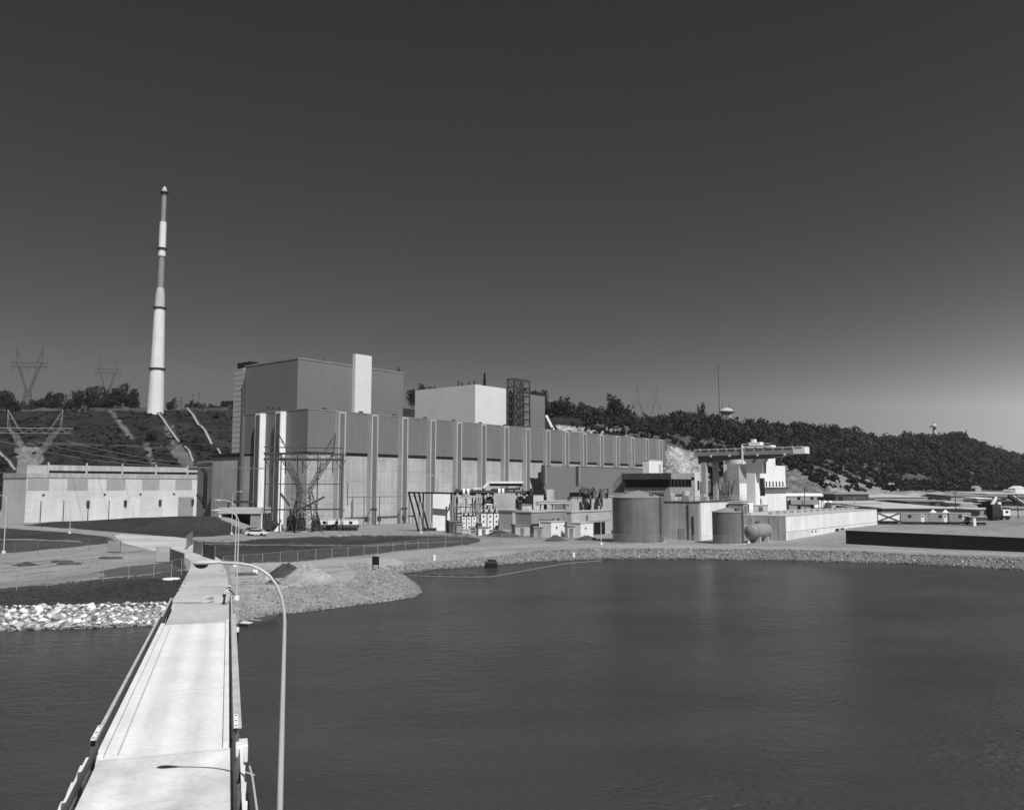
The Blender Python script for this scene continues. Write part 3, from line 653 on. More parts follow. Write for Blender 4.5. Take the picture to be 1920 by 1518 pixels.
# ------------------------------------------------------------------ grey annex, offices
def plant_box(pxc, Y, pxr, pyt, pxl=None, width=None, zb=0.):
    c = at(pxc, 912, Y); c.z = zb; h = zat(pyt, Y, pxc) - zb
    l_ = reach(c, D, pxr, zb + h*.6); w_ = width if pxl is None else reach(c, W, pxl, zb + h*.6)
    return c, l_, w_, h
gx = thing('grey_annex', 'low grey sided annex along the foot of the turbine hall near its right end', 'building', PL(reach(PL(0,-3.2), D, 1020, 10), -3.2), ANG)
ga0 = gx.location; l1 = reach(ga0, D, 1090, 15); l2 = reach(ga0, D, 1249, 15); za = zat(877, ga0.y + 30, 1070)
B(0,l1,0,1.3,-.4,za).build('wall', 'siding', gx); B(l1+.03,l2,.06,1.3,-.4,za+.25).build('siding_bay', 'siding', gx)
B(-.1,l2+.1,-.1,1.25,za+.25,za+.5).build('roof', 'roof', gx)
for a in (1017.5,1081):
    x = reach(ga0, D, a, 14); p = B(x-.5,x+.5,-.9,-.02,za-6,za+.2).build('pipe_chase', 'charcoal', gx); B(x+.55,x+.9,-.95,-.02,za-6,za+.2).build('chase_trim', 'pilaster_white', p)
B(1.5,6,-.08,.02,0,10).build('pale_panel', 'concrete_smooth', gx)
c, l_, w_, h = plant_box(1217.5, 255, 1243, 862.5, width=2.2)
rh = thing('white_hut', 'small white box hut on the annex roof beside the end of the turbine hall', 'hut', (c.x,c.y,0), ANG)
B(0,l_,0,w_,-.3,h).build('wall', 'white', rh); B(-.1,l_+.1,-.1,w_+.1,h,h+.2).build('roof', 'roof_pale', rh); B(l_*.72,l_*.9,-.05,0,h-3.6,h-1).build('panel', 'grey_pale', rh)
c, l_, w_, h = plant_box(1254, 186, 1298, 886.5, pxl=1172)
of = thing('control_office', 'office block with deep dark overhanging roof and a ribbon of dark windows', 'building', (c.x,c.y,0), ANG)
zf = h - 1.35
B(-1.3,l_+.3,-1.3,w_,zf,h).build('roof_fascia', 'charcoal', of); B(-1.32,l_+.2,-1.33,-1.3,zf+.02,h-.02).build('fascia_front', 'grey', of)
MB().prism([(w_,h),(w_+2.4,h-2.2),(w_+2.4,h-4.4),(w_,zf-.5)], -1.28, l_, 'yz').build('sloped_end', 'grey', of)
B(.1,l_-.2,.1,w_-.3,zf-1.75,zf).build('window_band', 'glass', of)
mu = MB()
for y in np.linspace(.5, w_-1, 13): mu.box(-.02,.08,y-.07,y+.07,zf-1.75,zf)
for x in np.linspace(.3, l_-.5, 7): mu.box(x-.07,x+.07,-.02,.08,zf-1.75,zf)
mu.box(-.02,.08,.1,w_-.3,zf-1.8,zf-1.7); mu.box(.1,l_-.2,-.02,.08,zf-1.8,zf-1.7); mu.build('mullions', 'dark', of)
MB().prism([(0,zf-1.75),(-.9,zf-2.6),(-.9,zf-3.4),(w_,zf-3.4),(w_,zf-1.75)][::-1], 0, .01, 'yz') if False else None
B(-.45,l_,-.45,w_,zf-3.3,zf-1.78).build('sill_wall', 'grey', of)
rbk = MB()
for y in np.linspace(.6, w_-.6, 15): rbk.box(-.52,-.46,y-.25,y+.25,zf-3.0,zf-2.1)
rbk.build('sill_brackets', 'grey_pale', of)
B(0,l_,0,w_+.5,-.3,zf-3.32).build('lower_wall', 'concrete_smooth', of)
B(.5,l_-.3,-3.2,-.05,4,zf-4.6).build('porch', 'white_wall', of)
c, l_, w_, h = plant_box(1303, 184, 1313, 885.5, pxl=1296.5)
pi_ = thing('white_pier', 'tall white pier with a dark slot near its top beside the control office', 'pier', (c.x,c.y,0), ANG)
B(0,l_,0,w_,0,h).build('shaft', 'concrete_pale', pi_, bevel=.05); B(-.05,0,w_*.15,w_*.85,h-1.6,h-1.0).build('slot', 'black', pi_); B(l_*.5,l_*.85,-.06,0,h-3.8,h-1.8).build('side_slot', 'black', pi_)
MB().lathe([(.9,0),(.9,h-5.),(.6,h-4)], 20, (-.6, w_+1.0, 0)).build('round_buttress', 'concrete_smooth', pi_, smooth=True)

# pump structure behind the tanks
c, l_, w_, h = plant_box(1312.5, 172, 1406, 941.5, width=15)
pw = thing('screen_house', 'broad flat roofed concrete block behind the small tank, one side white', 'building', (c.x,c.y,0), ANG)
B(0,l_,0,.5,-.3,h).build('front_wall', 'concrete_ribbed', pw); B(0,.5,.52,w_,-.3,h).build('side_wall', 'concrete_smooth', pw)  # side wall in darker concrete: shade on that face put into the colour
B(.5,l_,.52,w_,-.3,h-.3).build('roof', 'roof_pale', pw); B(-.1,l_+.1,-.1,w_,h,h+.12).build('coping', 'charcoal', pw)
rr = MB(); 
for y in np.linspace(.4, w_-1, 16): rr.bar((.2,y,h),(.2,y,h+1.1),.07)
for x in np.linspace(.4, l_-.4, 8): rr.bar((x,.2,h),(x,.2,h+1.1),.07)
for z in (.6,1.1): rr.bar((.2,.2,h+z),(.2,w_-1,h+z),.06); rr.bar((.2,.2,h+z),(l_,.2,h+z),.06)
rr.build('railing', 'steel', pw)
for y, z0, z1, m in ((1.7,0,5.0,'dark'),(2.8,0,7.4,'charcoal')): B(-.15,-.01,y-.15,y+.15,z0,z1).build('downpipe', m, pw)
B(-.12,-.01,3.5,5.0,0,2.4).build('door', 'grey', pw); B(-1.6,-.1,8.5,11,-.2,1.5).build('cabinet', 'grey', pw)
rbx = MB()
for a, b, s_, hh in ((3,4,1.6,1.3),(6,10,2.,1.8),(9,3,1.4,1.0),(14,6,1.5,1.6)): rbx.box(a,a+s_,b,b+s_*.8,h-.3,h+hh)
rbx.build('roof_unit', 'grey_pale', pw)

# tanks
def vtank(px, Y, r, h, cone, mat, label):
    p = ground_at(px, Y); t = thing('storage_tank', label, 'tank', p, .35)
    MB().lathe([(r,-.6),(r,h)], 64).build('shell', mat, t, smooth=True)
    MB().lathe([(r+.08,h),(r+.08,h+.12),(r*.06,h+cone),(.01,h+cone+.05)], 64).build('roof', 'tank_pale', t, smooth=True, angle=20)
    MB().lathe([(.25,0),(.25,.5),(.02,.6)], 12, (0,0,h+cone)).build('vent', 'dark', t)
    l = MB(); a = radians(-62)
    for d in (-.022*5/r, .022*5/r): l.bar(((r+.2)*cos(a+d*2), (r+.2)*sin(a+d*2), 0), ((r+.2)*cos(a+d*2), (r+.2)*sin(a+d*2), h+.6), .09)
    for z in np.arange(.5, h, .4): l.bar(((r+.2)*cos(a-d*2), (r+.2)*sin(a-d*2), z), ((r+.2)*cos(a+d*2), (r+.2)*sin(a+d*2), z), .05)
    l.build('ladder', 'charcoal', t)
    a = radians(-75); B(r*.75*cos(a)-.3, r*.75*cos(a)+.3, r*.75*sin(a)-.3, r*.75*sin(a)+.3, h+.1, h+.75).build('hatch', 'charcoal', t)
    MB().lathe([(r+.35,-.5),(r+.35,.12),(r,.13)], 64).build('footing', 'concrete_smooth', t)
vtank(1195.5, 168.5, 5.08, 8.75, 1.45, 'tank', 'big round dark grey steel tank with shallow cone roof')
vtank(1363, 163.5, 2.95, 6.0, .95, 'tank', 'smaller round grey steel tank standing by the shore road')
tp = ground_at(1407, 165); hz_ = 1.72
htk = thing('pressure_tank', 'fat horizontal grey tank on saddles between round tank and river wall', 'tank', tp, ANG)
lt_ = 6.4; r = 1.5
MB().lathe([(.05,-.75),(.7,-.66),(1.2,-.4),(1.5,-.12),(r,.05),(r,lt_),(1.5,lt_+.2),(.8,lt_+.6),(.05,lt_+.7)], 32, (0,0,2.15), 'x').build('shell', 'tank_pale', htk, smooth=True, angle=60)
MB().lathe([(r+.03,.0),(r+.03,.12)], 32, (0,0,2.15), 'x').build('weld_band', 'charcoal', htk)
for x in (1.2, lt_-1.4): B(x-.3,x+.3,-1.3,1.3,-.3,1.1).build('saddle', 'concrete_smooth', htk)
MB().lathe([(.35,0),(.35,.3),(.2,.32)], 12, (2.6,0,3.75)).build('manhole', 'dark', htk)

# river wall block (intake)
c, l_, w_, h = plant_box(1471, 170, 1644.5, 968, width=15)
ik = thing('intake_structure', 'long low white ribbed concrete intake block at the waterside', 'building', (c.x,c.y,0), ANG)
B(0,l_,0,w_,-.3,h).build('wall', 'concrete_ribbed', ik); B(-.05,l_+.05,-.05,w_+.05,h,h+.15).build('roof', 'roof_pale', ik)
B(-.03,0,.0,w_,-.2,h-.02).build('end_face', 'concrete_smooth', ik)
B(1.2,14,-.03,0,-.2,1.9).build('lower_panel', 'concrete_pale', ik)
B(0,l_,-.06,0,1.9,1.98).build('ledge', 'concrete_smooth', ik)
for a, b in ((1566,1573),(1576,1582)): x0 = reach(c, D, a, 1); x1 = reach(c, D, b, 1); B(x0,x1,-.08,0,-.2,1.4).build('gate_opening', 'black', ik)
for x in (14.5, 16.8): B(x,x+.5,-.1,0,1.2,1.6).build('vent', 'dark', ik)
pl_ = MB()
for k in range(6): pl_.box(-.1,-.02,1.2+k*1.9,1.5+k*1.9,.2,h-.3)
pl_.build('end_pilaster', 'concrete_smooth', ik)
rp = MB()
for x in np.linspace(6, l_-3, 14): rp.box(x,x+1.4,5.2,6.0,h+.15,h+.7)
rp.box(3,12,8.5,10,h+.15,h+.5); rp.box(20,40,9,10,h+.15,h+.45); rp.build('roof_curb', 'grey_pale', ik)
er = MB(); er.bar((.1,.1,h+1.1),(l_,.1,h+1.1),.05); er.bar((.1,.1,h+1.1),(.1,w_,h+1.1),.05)
for x in np.linspace(.1, l_-.1, 30): er.bar((x,.1,h+.1),(x,.1,h+1.1),.05)
er.build('railing', 'steel', ik)
for x0, x1, y0, y1, hh, m, nm in ((-2.5,2.4,9,12.5,2.3,'grey','switch_cabin'),(3,9,10.5,13.5,2.6,'white_wall','valve_cabin'),(9.4,17,10.5,13.5,1.7,'grey_pale','filter_unit')):
    q = thing(nm, {'switch_cabin':'dark grey cabin at the left end of the white intake roof','valve_cabin':'pale cabin beside the dark grey one on the intake roof','filter_unit':'long low pale unit on the intake roof right of the cabins'}[nm], 'cabin', c + D*max(x0,.3) + W*y0 + Vector((0,0,h+.15)), ANG)
    ww = x1 - max(x0,.3)
    B(0,ww,0,y1-y0,0,hh).build('wall', m, q); B(-.15,ww+.15,-.15,y1-y0+.15,hh,hh+.15).build('roof', 'roof_pale', q); B(ww*.3,ww*.6,-.05,0,.1,hh*.8).build('door', 'charcoal', q)
# towers behind
c, l_, w_, h = plant_box(1386, 212, 1407, 869, pxl=1364)
ct = thing('vent_tower', 'rough grey concrete tower with a white domed top behind the crane column', 'tower', (c.x,c.y,0), ANG)
B(0,l_,0,w_,0,h).build('shaft', 'concrete', ct); B(.1,l_-.05,-.06,0,4,h-5.0).build('white_panel', 'white_wall', ct)
MB().lathe([(l_*.62,h),(l_*.62,h+1.2),(l_*.45,h+2.0),(.05,h+2.4)], 28, (l_*.62, w_*.35, 0)).build('dome', 'white_wall', ct, smooth=True)
pz_ = MB()
for k, (y0, y1) in enumerate(((w_*.3,w_*.9),(w_*.5,w_*1.2))): pz_.tube([(-.5,y0,h-4-k*2),(-1.2,(y0+y1)/2,h-9-k*2),(-.9,y1,3)], .16, 6)
pz_.build('cable_run', 'charcoal', ct)
c, l_, w_, h = plant_box(1426, 216, 1473.5, 871, width=10)
wt = thing('white_tower', 'white stepped tower with a row of dark slots behind the crane', 'tower', (c.x,c.y,0), ANG)
h2 = zat(856, c.y, 1440); xs = reach(c, D, 1454, 17)
z1, z0 = zat(902, c.y+4), zat(918, c.y+4); zb1, zb0 = zat(912.5, c.y+4), zat(917, c.y+4)
B(0,l_,0,w_,0,h).build('wall', 'white_wall', wt); B(.0,xs,.02,w_-.02,h,h2).build('upper_wall', 'white_wall', wt)
for k in range(7): x0 = 1.1 + k*(l_-1.3)/7; B(x0,x0+.72,-.06,0,zb1+.15,z1).build('slot', 'black', wt)
B(.4,l_,-.9,-.02,zb0,zb1-.1).build('walkway', 'charcoal', wt)
# cantilever crane
cp = at(1416, 912, 190); cp.z = 0
cr = thing('gantry_crane', 'long cantilevered gantry crane on a thick haunched column at the waterside', 'crane', cp, ANG)
zt = zat(841.5, 190, 1416); tl = reach(cp, W, 1312, zt); tr = -reach(cp, W, 1513, zt); zbm = zt - 1.35
B(-1.4,1.4,-tr+2.6,tl,zbm,zt).build('girder', 'grey', cr); B(-1.45,1.45,-tr,-tr+2.6,zbm+.05,zt+.1).build('girder_tip', 'white', cr)
MB().prism([(-tr+2.4,zbm),(-4,zbm-.9),(tl*.4,zbm-.9),(tl,zbm-1.8),(tl,zbm)], -.9, .9, 'yz').build('lower_flange', 'steel_mid', cr)
MB().prism([(-2.9,zbm-.88),(-2.3,zbm-1.8),(-2.2,zbm-4.2),(1.4,zbm-4.2),(1.6,zbm-1.8),(2.3,zbm-.88)], -1.1, 1.1, 'yz').build('haunch', 'grey', cr)
B(-1.25,1.25,-.6,1.5,-.3,zbm-4.2).build('column', 'white_wall', cr, bevel=.06)
B(1.28,2.6,-.3,.9,0,8.2).build('column_pipe', 'black', cr)
B(1.28,4.6,-.4,1.2,8.9,zbm-5.2).build('counter_box', 'charcoal', cr)
gw = MB()
for y in np.arange(-tr+.5, tl-.5, 2.2):
    for x in (-1.2, 1.2): gw.box(x-.35,x+.35,y,y+1.5,zt,zt+.28)
gw.build('rail_sleepers', 'grey_pale', cr)
trl = MB(); trl.box(-1.4,1.4,-4.5,2.2,zt+.28,zt+.75); trl.box(-1.0,1.0,-1.8,.8,zt+.75,zt+1.5); trl.box(-.5,.5,-.4,.4,zt+1.5,zt+2.2); trl.bar((-1.5,2.2,zt-3.5),(-1.5,2.2,zt+1),.3); trl.bar((-1.5,-4.5,zt+1.1),(-1.5,2.2,zt+1.1),.12)
trl.build('trolley', 'white', cr)
for px, Yo in ((1325,-1.0),(1339,1.0)):
    y = reach(cp, W, px, 12); B(Yo-.55,Yo+.55,y-.55,y+.55,-.3,zbm-1.5).build('rear_leg', 'concrete_smooth', cr)
sp_ = MB()
for k in range(4): y = reach(cp, W, (1338,1373,1425,1476)[k], zbm); sp_.box(-1.6,-1.4,y-.2,y+.2,zbm-.3,zbm+.1)
sp_.build('floodlight', 'white', cr)
dd = thing('bent_duct', 'dark bent duct rising between the crane legs above the screen house', 'duct', at(1340, 935, 200)); 
MB().tube([(0,0,0),(0,0,5.5),(-.5,0,6.8),(-1.8,0,7.2)], .85, 12).build('pipe', 'charcoal', dd, smooth=True)
MB().tube([(2,0,0),(2.2,0,3),(3.6,0,4.6),(3.6,0,0)], .3, 8).build('branch', 'steel_mid', dd); B(-2.4,-.9,-.5,.5,-1,1.5).build('fan_box', 'grey_pale', dd); B(.9,2.0,-.6,.5,-1,2.2).build('motor', 'white', dd)

# black sheet pile wall
S0 = at(1583, 912, 160.5); S0.z = 0
sw = thing('sheet_pile_wall', 'long low black sheet pile wall beside the shore road', 'wall', S0, ANG)
MB().prism([(0,-.6),(-60,-.8),(-60,2.0),(0,2.62)], -.2, .2, 'yz').build('piling', 'sheetpile', sw)
MB().prism([(0,2.62),(-60,2.0),(-60,2.12),(0,2.74)], -.25, .25, 'yz').build('cap', 'dark', sw)
# ------------------------------------------------------------------ chimney
sx = at(291.5, 766, 466); sb = Vector((sx.x, 466, hz(sx.x, 466) - 1.0))
st = thing('chimney_stack', 'tall slender white ringed chimney on the hilltop', 'chimney', sb)
zz = lambda py: at(297, py, 466).z - sb.z
rr_ = lambda w: w / 2 / F * 466
zb = zz(768)
secs = [('base_section','stackwhite',[(31,769),(26,700),(22.5,640),(19.5,577)]),('mid_section','stackmid',[(19.,577),(17.5,556),(13,540)]),('grey_section','stackgrey',[(12,540),(10.5,481)]),
        ('white_section','stackwhite',[(13.5,481),(12.6,417)]),('upper_section','stackgrey',[(9.2,417),(8.6,361)])]
for nm, mt, pr_ in secs:
    MB().lathe([(rr_(w), zz(py) if py < 769 else -2) for w, py in pr_], 32).build(nm, mt, st, smooth=True, angle=30)
MB().lathe([(rr_(10),zz(361)),(rr_(9.4),zz(357)),(rr_(6.5),zz(353)),(rr_(2),zz(350)),(.1,zz(349))], 24).build('cap', 'stackmid', st, smooth=True)
for py, w in ((691,27),(577,21),(466,15.5),(361,12.5)):
    m = MB(); z = zz(py); m.lathe([(rr_(w),z-.3),(rr_(w)+.6,z-.28),(rr_(w)+.65,z+.15),(rr_(w)-.1,z+.15)], 28); m.build('gallery_ring', 'charcoal', st)

# ------------------------------------------------------------------ lattice pylons
def pylon_parts(root, mat, k=1.0, peak=True):
    m = MB(); w0, ww, zw, za, zc = 4.6, 1.5, 12.5, 21.8, 23.6
    def leg(sx, sy, t): z = t * zw; r = w0 + (ww - w0) * t; return Vector((sx*r, sy*r*.8, z))
    cs = ((-1,-1),(1,-1),(1,1),(-1,1))
    for sx, sy in cs: m.bar(leg(sx,sy,0)-Vector((0,0,1.5)), leg(sx,sy,1), .30*k)
    ts = (0,.34,.62,.84,1)
    for i in range(4):
        for (a, b), (c, d) in zip(cs, cs[1:]+cs[:1]):
            m.bar(leg(a,b,ts[i]), leg(c,d,ts[i+1]), .16*k); m.bar(leg(c,d,ts[i]), leg(a,b,ts[i+1]), .16*k); m.bar(leg(a,b,ts[i+1]), leg(c,d,ts[i+1]), .15*k)
    m.build('body', mat, root)
    for sg in (-1, 1):
        m = MB(); b0 = Vector((sg*ww,0,zw)); i0 = Vector((sg*.7,0,zw)); o1 = Vector((sg*8.6,0,zc)); i1 = Vector((sg*5.7,0,za)); pk = Vector((sg*9.2,0,30.0 if peak else 26))
        for y in (-.9, .9):
            Y_ = Vector((0,y,0)); m.bar(b0+Y_, o1+Y_*.8, .24*k); m.bar(i0+Y_, i1+Y_*.8, .2*k)
            for q in range(5):
                t0, t1 = q/5, (q+1)/5; m.bar(b0.lerp(o1,t0)+Y_, i0.lerp(i1,t1)+Y_, .12*k); m.bar(i0.lerp(i1,t0)+Y_, b0.lerp(o1,t1)+Y_, .12*k)
            m.bar(o1+Y_*.8, pk, .2*k); m.bar(Vector((sg*5.4,y*.8,zc)), pk, .2*k); m.bar(o1.lerp(pk,.5)+Y_*.4, Vector((sg*5.4,y*.8,zc)).lerp(pk,.5), .12*k)
        m.build('arm', mat, root)
    m = MB()
    for y in (-.7, .7):
        for z in (za, zc): m.bar((-12.6,y if z > za else y,z if z == za else zc),(12.6,y,z),.2*k)
        xs = np.linspace(-12.6, 12.6, 15)
        for q in range(14): m.bar((xs[q],y,za if q%2 else zc),(xs[q+1],y,zc if q%2 else za),.12*k)
    for x in (-12.6, -6.3, 0, 6.3, 12.6): m.bar((x,-.7,za),(x,.7,za),.12*k)
    m.build('crossarm', mat, root)
    for x in (-11, 0, 11):
        m = MB(); m.tube([(x-1.6,0,za),(x,0,za-2.6)], .13*k, 6); m.tube([(x+1.6,0,za),(x,0,za-2.6)], .13*k, 6); m.build('insulator', 'steel_dark', root)
def pylon(px, Y, zoff, rz, sc, mat, label, k=1.):
    p = ground_at(px, Y); p.z += zoff
    t = thing('pylon', label, 'pylon', p, rz, 'transmission pylons'); pylon_parts(t, mat, k); t.scale = sc if isinstance(sc, tuple) else (sc,)*3; return t
wp = at(58, 862, 292); g0 = hz(wp.x, 292)
pa = pylon(59, 292, at(59,862,292).z - g0 - 12.5, radians(6), 1.0, 'steel', 'pale lattice pylon with open V arms standing behind the pump house', .5)
fp = ground_at(575, 200); 
pb = pylon(573, 200, -.3, radians(36), .80, 'steel_dark', 'dark lattice pylon close in front of the turbine hall corner', .78)
pc1 = pylon(42, 560, -1, radians(4), (.95,.95,1.72), 'steel_dark', 'faint hilltop pylon at the far left against the sky', .6)
pd = pylon(192, 560, -1, radians(20), (.66,.66,1.52), 'steel_dark', 'faint hilltop pylon left of the chimney, hung with three V insulators', .75)
pe = pylon(1216, 760, -2, radians(20), (1.15,1.15,2.), 'steel_mid', 'very faint distant pylon on the ridge right of the turbine hall', .75)
# take-off gantry beside the dark pylon: post frames with double bus beams
tg = thing('takeoff_gantry', 'dark steel take-off gantry with bus beams before the turbine hall corner', 'gantry', (fp.x, fp.y, 0), radians(16))
m = MB(); zb_ = zat(851, 200, 560)
for z, w in ((zb_,.42),(zb_-1.3,.6),(zb_+1.5,.25)): m.bar((-10,0,z),(8.5,0,z),w*.5,w)
m.build('bus_beam', 'steel_dark', tg)
for x in (-9.5,-6,-2.2,2.5,8.2): MB().bar((x,.3,-.5),(x,.3,zb_),.28).build('post', 'steel_dark', tg)
m = MB()
for x, z in ((-8,zb_-3),(-5,zb_-3.2),(-1,zb_-3),(3,zb_-3.2),(6,zb_-3)): m.tube([(x,0,zb_-1.3),(x,0,z-1.5)], .16, 6)
m.bar((-9.5,.3,zb_*.62),(8.2,.3,zb_*.62),.2); m.bar((-9.5,.3,zb_*.3),(8.2,.3,zb_*.3),.34); m.build('hanger', 'steel_dark', tg)
m = MB(); m.bar((-6,0,9.5),(-3.8,0,6.5),.55); m.bar((-2.2,-.5,5.2),(4.2,-.5,8.6),.5); m.bar((-3.8,0,8.3),(.8,-.4,6.4),.22); m.build('switch_arm', 'charcoal', tg)
for i, (px, py, Yt, hh) in enumerate(((505,968,203,3.4),(523,985,200,2.4),(548,975,204,4.2),(566,985,202,3.6),(594,985,201,3.2))):
    p = ground_at(px, Yt); q = thing('breaker_tank', ('squat dark switchgear tank leftmost below the take-off gantry','low dark switchgear tank with a white plate at the gantry foot','tall dark switchgear tank in the middle below the gantry','dark switchgear tank right of the tall middle one','dark switchgear tank nearest the white parked trailers')[i], 'switchgear', p, .2*i, 'switchgear tanks')
    MB().lathe([(1.1,0),(1.15,hh*.7),(.8,hh*.85),(.2,hh*.9)], 14).build('tank', 'dark', q, smooth=True)
    for a in (0, 2.1, 4.2): MB().lathe([(.16,hh*.8),(.22,hh*.9),(.12,hh*1.0),(.2,hh*1.1),(.1,hh*1.25)], 8, (.55*cos(a), .55*sin(a), 0)).build('bushing', 'charcoal', q)
    B(-1.2,1.2,-1.2,1.2,-.3,.15).build('plinth', 'concrete_smooth', q)
    if i == 1: MB().prism([(-.9,.2),(.9,.2),(.9,2.6)], -1.35, -1.25, 'xz').build('white_plate', 'white', q)
def wires(name, label, runs, r=.05):
    m = MB()
    for a, b, sag in runs:
        a = Vector(a); b = Vector(b); m.tube([a.lerp(b, t) - Vector((0,0,sag*4*t*(1-t))) for t in np.linspace(0, 1, 17)], r, 5)
    o = m.build(name, 'steel'); tag(o, label, 'power line')
ca = lambda o, x, z=19.2: o.matrix_basis @ Vector((x, 0, z))
def pt(o, x, z): 
    c, s = cos(o.rotation_euler.z), sin(o.rotation_euler.z); k = o.scale[0]; return o.location + Vector((c*x*k, s*x*k, z*o.scale[2]))
for i, x in enumerate((-11, 0, 11)):
    wires('power_line', ('power line from the left end of the pale pylon to the gantry','power line from the middle of the pale pylon to the gantry','power line from the right end of the pale pylon to the gantry')[i], [(pt(pa,x,19.2), pt(pb,x,19.2), 3.0)], .045)
wires('power_line', 'faint power line between the two hilltop pylons', [(pt(pc1,11,19.2), pt(pd,-11,19.2), 2)], .06)
hf = thing('h_frame', 'dark wooden H frame standing right of the chimney', 'frame', ground_at(328, 462), .2)
for x in (-1.8,1.8): MB().bar((x,0,-1),(x,0,9.6),.45).build('post', 'steel_dark', hf)
m = MB()
for z in (9.4,7.4,4.2): m.bar((-2.,0,z),(2.,0,z),.35)
m.bar((-1.8,0,4.2),(1.8,0,7.4),.22); m.build('crossbeam', 'steel_dark', hf)
def pole(px, pyb, Y, h, label, arms=1, mat='steel_dark', r=.14):
    p = ground_at(px, Y); t = thing('utility_pole', label, 'utility pole', p, .3, 'utility poles')
    MB().tube([(0,0,-.5),(0,0,h)], [r,r*.75], 8).build('shaft', mat, t, smooth=True)
    if arms: MB().bar((-1.,0,h-.6),(1.,0,h-.6),.14).build('crossarm', mat, t)
pole(356, 760, 468, 9.5, 'thin utility pole on the hilltop right of the H frame, left of two', r=.22); pole(367, 760, 470, 9.5, 'thin utility pole on the hilltop right of the H frame, right of two', r=.22)
pole(1508, 945, 250, 8.6, 'dark pole right of the white tower, first and tallest of three'); pole(1523, 945, 256, 7.4, 'dark pole right of the white tower, middle of three'); pole(1539, 945, 262, 5.0, 'dark pole right of the white tower, shortest of three', 0)
pole(1790, 953, 262, 8.0, 'lone dark pole standing before the bright arched shed'); pole(1601, 955, 258, 6.2, 'slim pale pole standing before the long dark fronted shed', 0, 'steel', .12)
pole(1922-16, 960, 240, 6.5, 'dark pole near the inclined conveyor at the right edge')

# ------------------------------------------------------------------ yard in front of the hall
def yard(px, Y, rz=0.): p = ground_at(px, Y); return p
tr_ = thing('sloping_trestle', 'dark trestle with a level bus beam and three raking legs', 'trestle', yard(788, 203), radians(3))
zb_ = zat(923, 203, 790) - tr_.location.z; fx = lambda px, Yd=203: at(px, 912, Yd).x - tr_.location.x
MB().bar((fx(765),0,zb_),(fx(852),0,zb_-.2),.9,.42).build('beam', 'black', tr_)
for a, b, y in ((767,786,0),(776,797,1.2),(784,804,2.4)): MB().bar((fx(a),y,zb_-.2),(fx(b),y,.0),.42).build('raking_leg', 'black', tr_)
for a in (793.5,846): MB().bar((fx(a),1.,-.3),(fx(a),1.,zb_-.2),.35).build('post', 'charcoal', tr_)
B(fx(797),fx(818),1.5,3.2,-.3,.7).build('foot_block', 'dark', tr_)
ws = thing('wall_stair_frame', 'thin steel pipe frame standing along the turbine hall foot', 'pipe frame', PL(12,-4.5), ANG)
m = MB(); m.bar((-2,0,8.2),(26,0,8.2),.22)
for x in (0,4,9.6,19,21,25): m.bar((x,0,-.3),(x,0,8.2),.2)
m.bar((5,0,2.2),(20,0,2.2),.18); m.build('pipework', 'steel_mid', ws)
for x in (5,9.6,19): B(x-.4,x+.4,-.4,.4,1.4,2.8).build('valve_box', 'charcoal', ws)
# main transformers between pale fire walls
def transformer(px, Y, label, rz, radi=True, sc=1.):
    t = thing('transformer', label, 'transformer', yard(px, Y), rz, 'transformers'); t.scale = (sc,)*3
    B(-2.2,2.2,-1.3,1.3,.5,4.2).build('tank', 'grey', t, bevel=.05); B(-2.4,2.4,-1.5,1.5,-.2,.5).build('plinth', 'concrete_smooth', t)
    for k in range(3):
        f = B(-2.1+k*1.45,-2.1+k*1.45+1.2,-1.75,-1.32,.9,4.4).build('radiator', 'white_wall', t)
        d = MB()
        for z in (1.5,2.7,3.9): d.lathe([(.2,-1.82),(.2,-1.75)], 10, (0,0,0)); d.v[-20:] = [(-2.1+k*1.45+.6+p[0], p[2], z+p[1]) for p in d.v[-20:]]
        d.build('fan', 'black', f)
    for x in (-1.3,0,1.3): MB().lathe([(.2,4.2),(.3,4.5),(.14,4.8),(.26,5.1),(.12,5.5),(.06,6.2)], 10, (x,0,0)).build('bushing', 'charcoal', t)
    MB().lathe([(.05,-1.9),(.5,-1.85),(.5,1.85),(.05,1.9)], 14, (0,.9,4.9), 'x').build('conservator', 'grey_pale', t, smooth=True)
transformer(918, 196, 'white finned transformer with rows of round fans before the grey fire wall', radians(8), sc=1.02)
transformer(879, 200, 'smaller grey transformer in a dark frame left of the white finned one', radians(8), sc=.82)
for i, (px, Y, w, h, mt, lab) in enumerate(((828,207,4.2,9.3,'white_wall','tall white fire wall standing right of the dark trestle'),(946,202,5.2,9.2,'concrete_smooth','grey concrete fire wall right of the white finned transformer'),
        (872,214,5.2,9.0,'concrete_pale','pale fire wall behind the smaller transformer'),(992,208,7.0,8.8,'concrete_smooth','grey fire wall below the black hopper'))):
    t = solo(B(-w/2,w/2,-.3,.3,-.3,h), 'fire_wall', mt, lab, 'wall', yard(px, Y), radians(6))
bd = thing('bus_duct', 'overhead run of dark bus ducts with white collars above the transformers', 'duct', yard(915, 205), radians(4))
zd = zat(923, 205, 915) - bd.location.z; fb = lambda px: at(px, 912, 205).x - bd.location.x
MB().tube([(fb(852),0,zd),(fb(1000),0,zd-.3)], .62, 12).build('duct', 'black', bd, smooth=True)
for a in (870,878,936,943,996): MB().tube([(fb(a)-.28,0,zd),(fb(a)+.28,0,zd)], 1.0, 14).build('collar', 'white', bd)
for a in (857,886,907,925,965,980): MB().bar((fb(a),.6,-.3),(fb(a),.6,zd+1),.35).build('post', 'charcoal', bd)
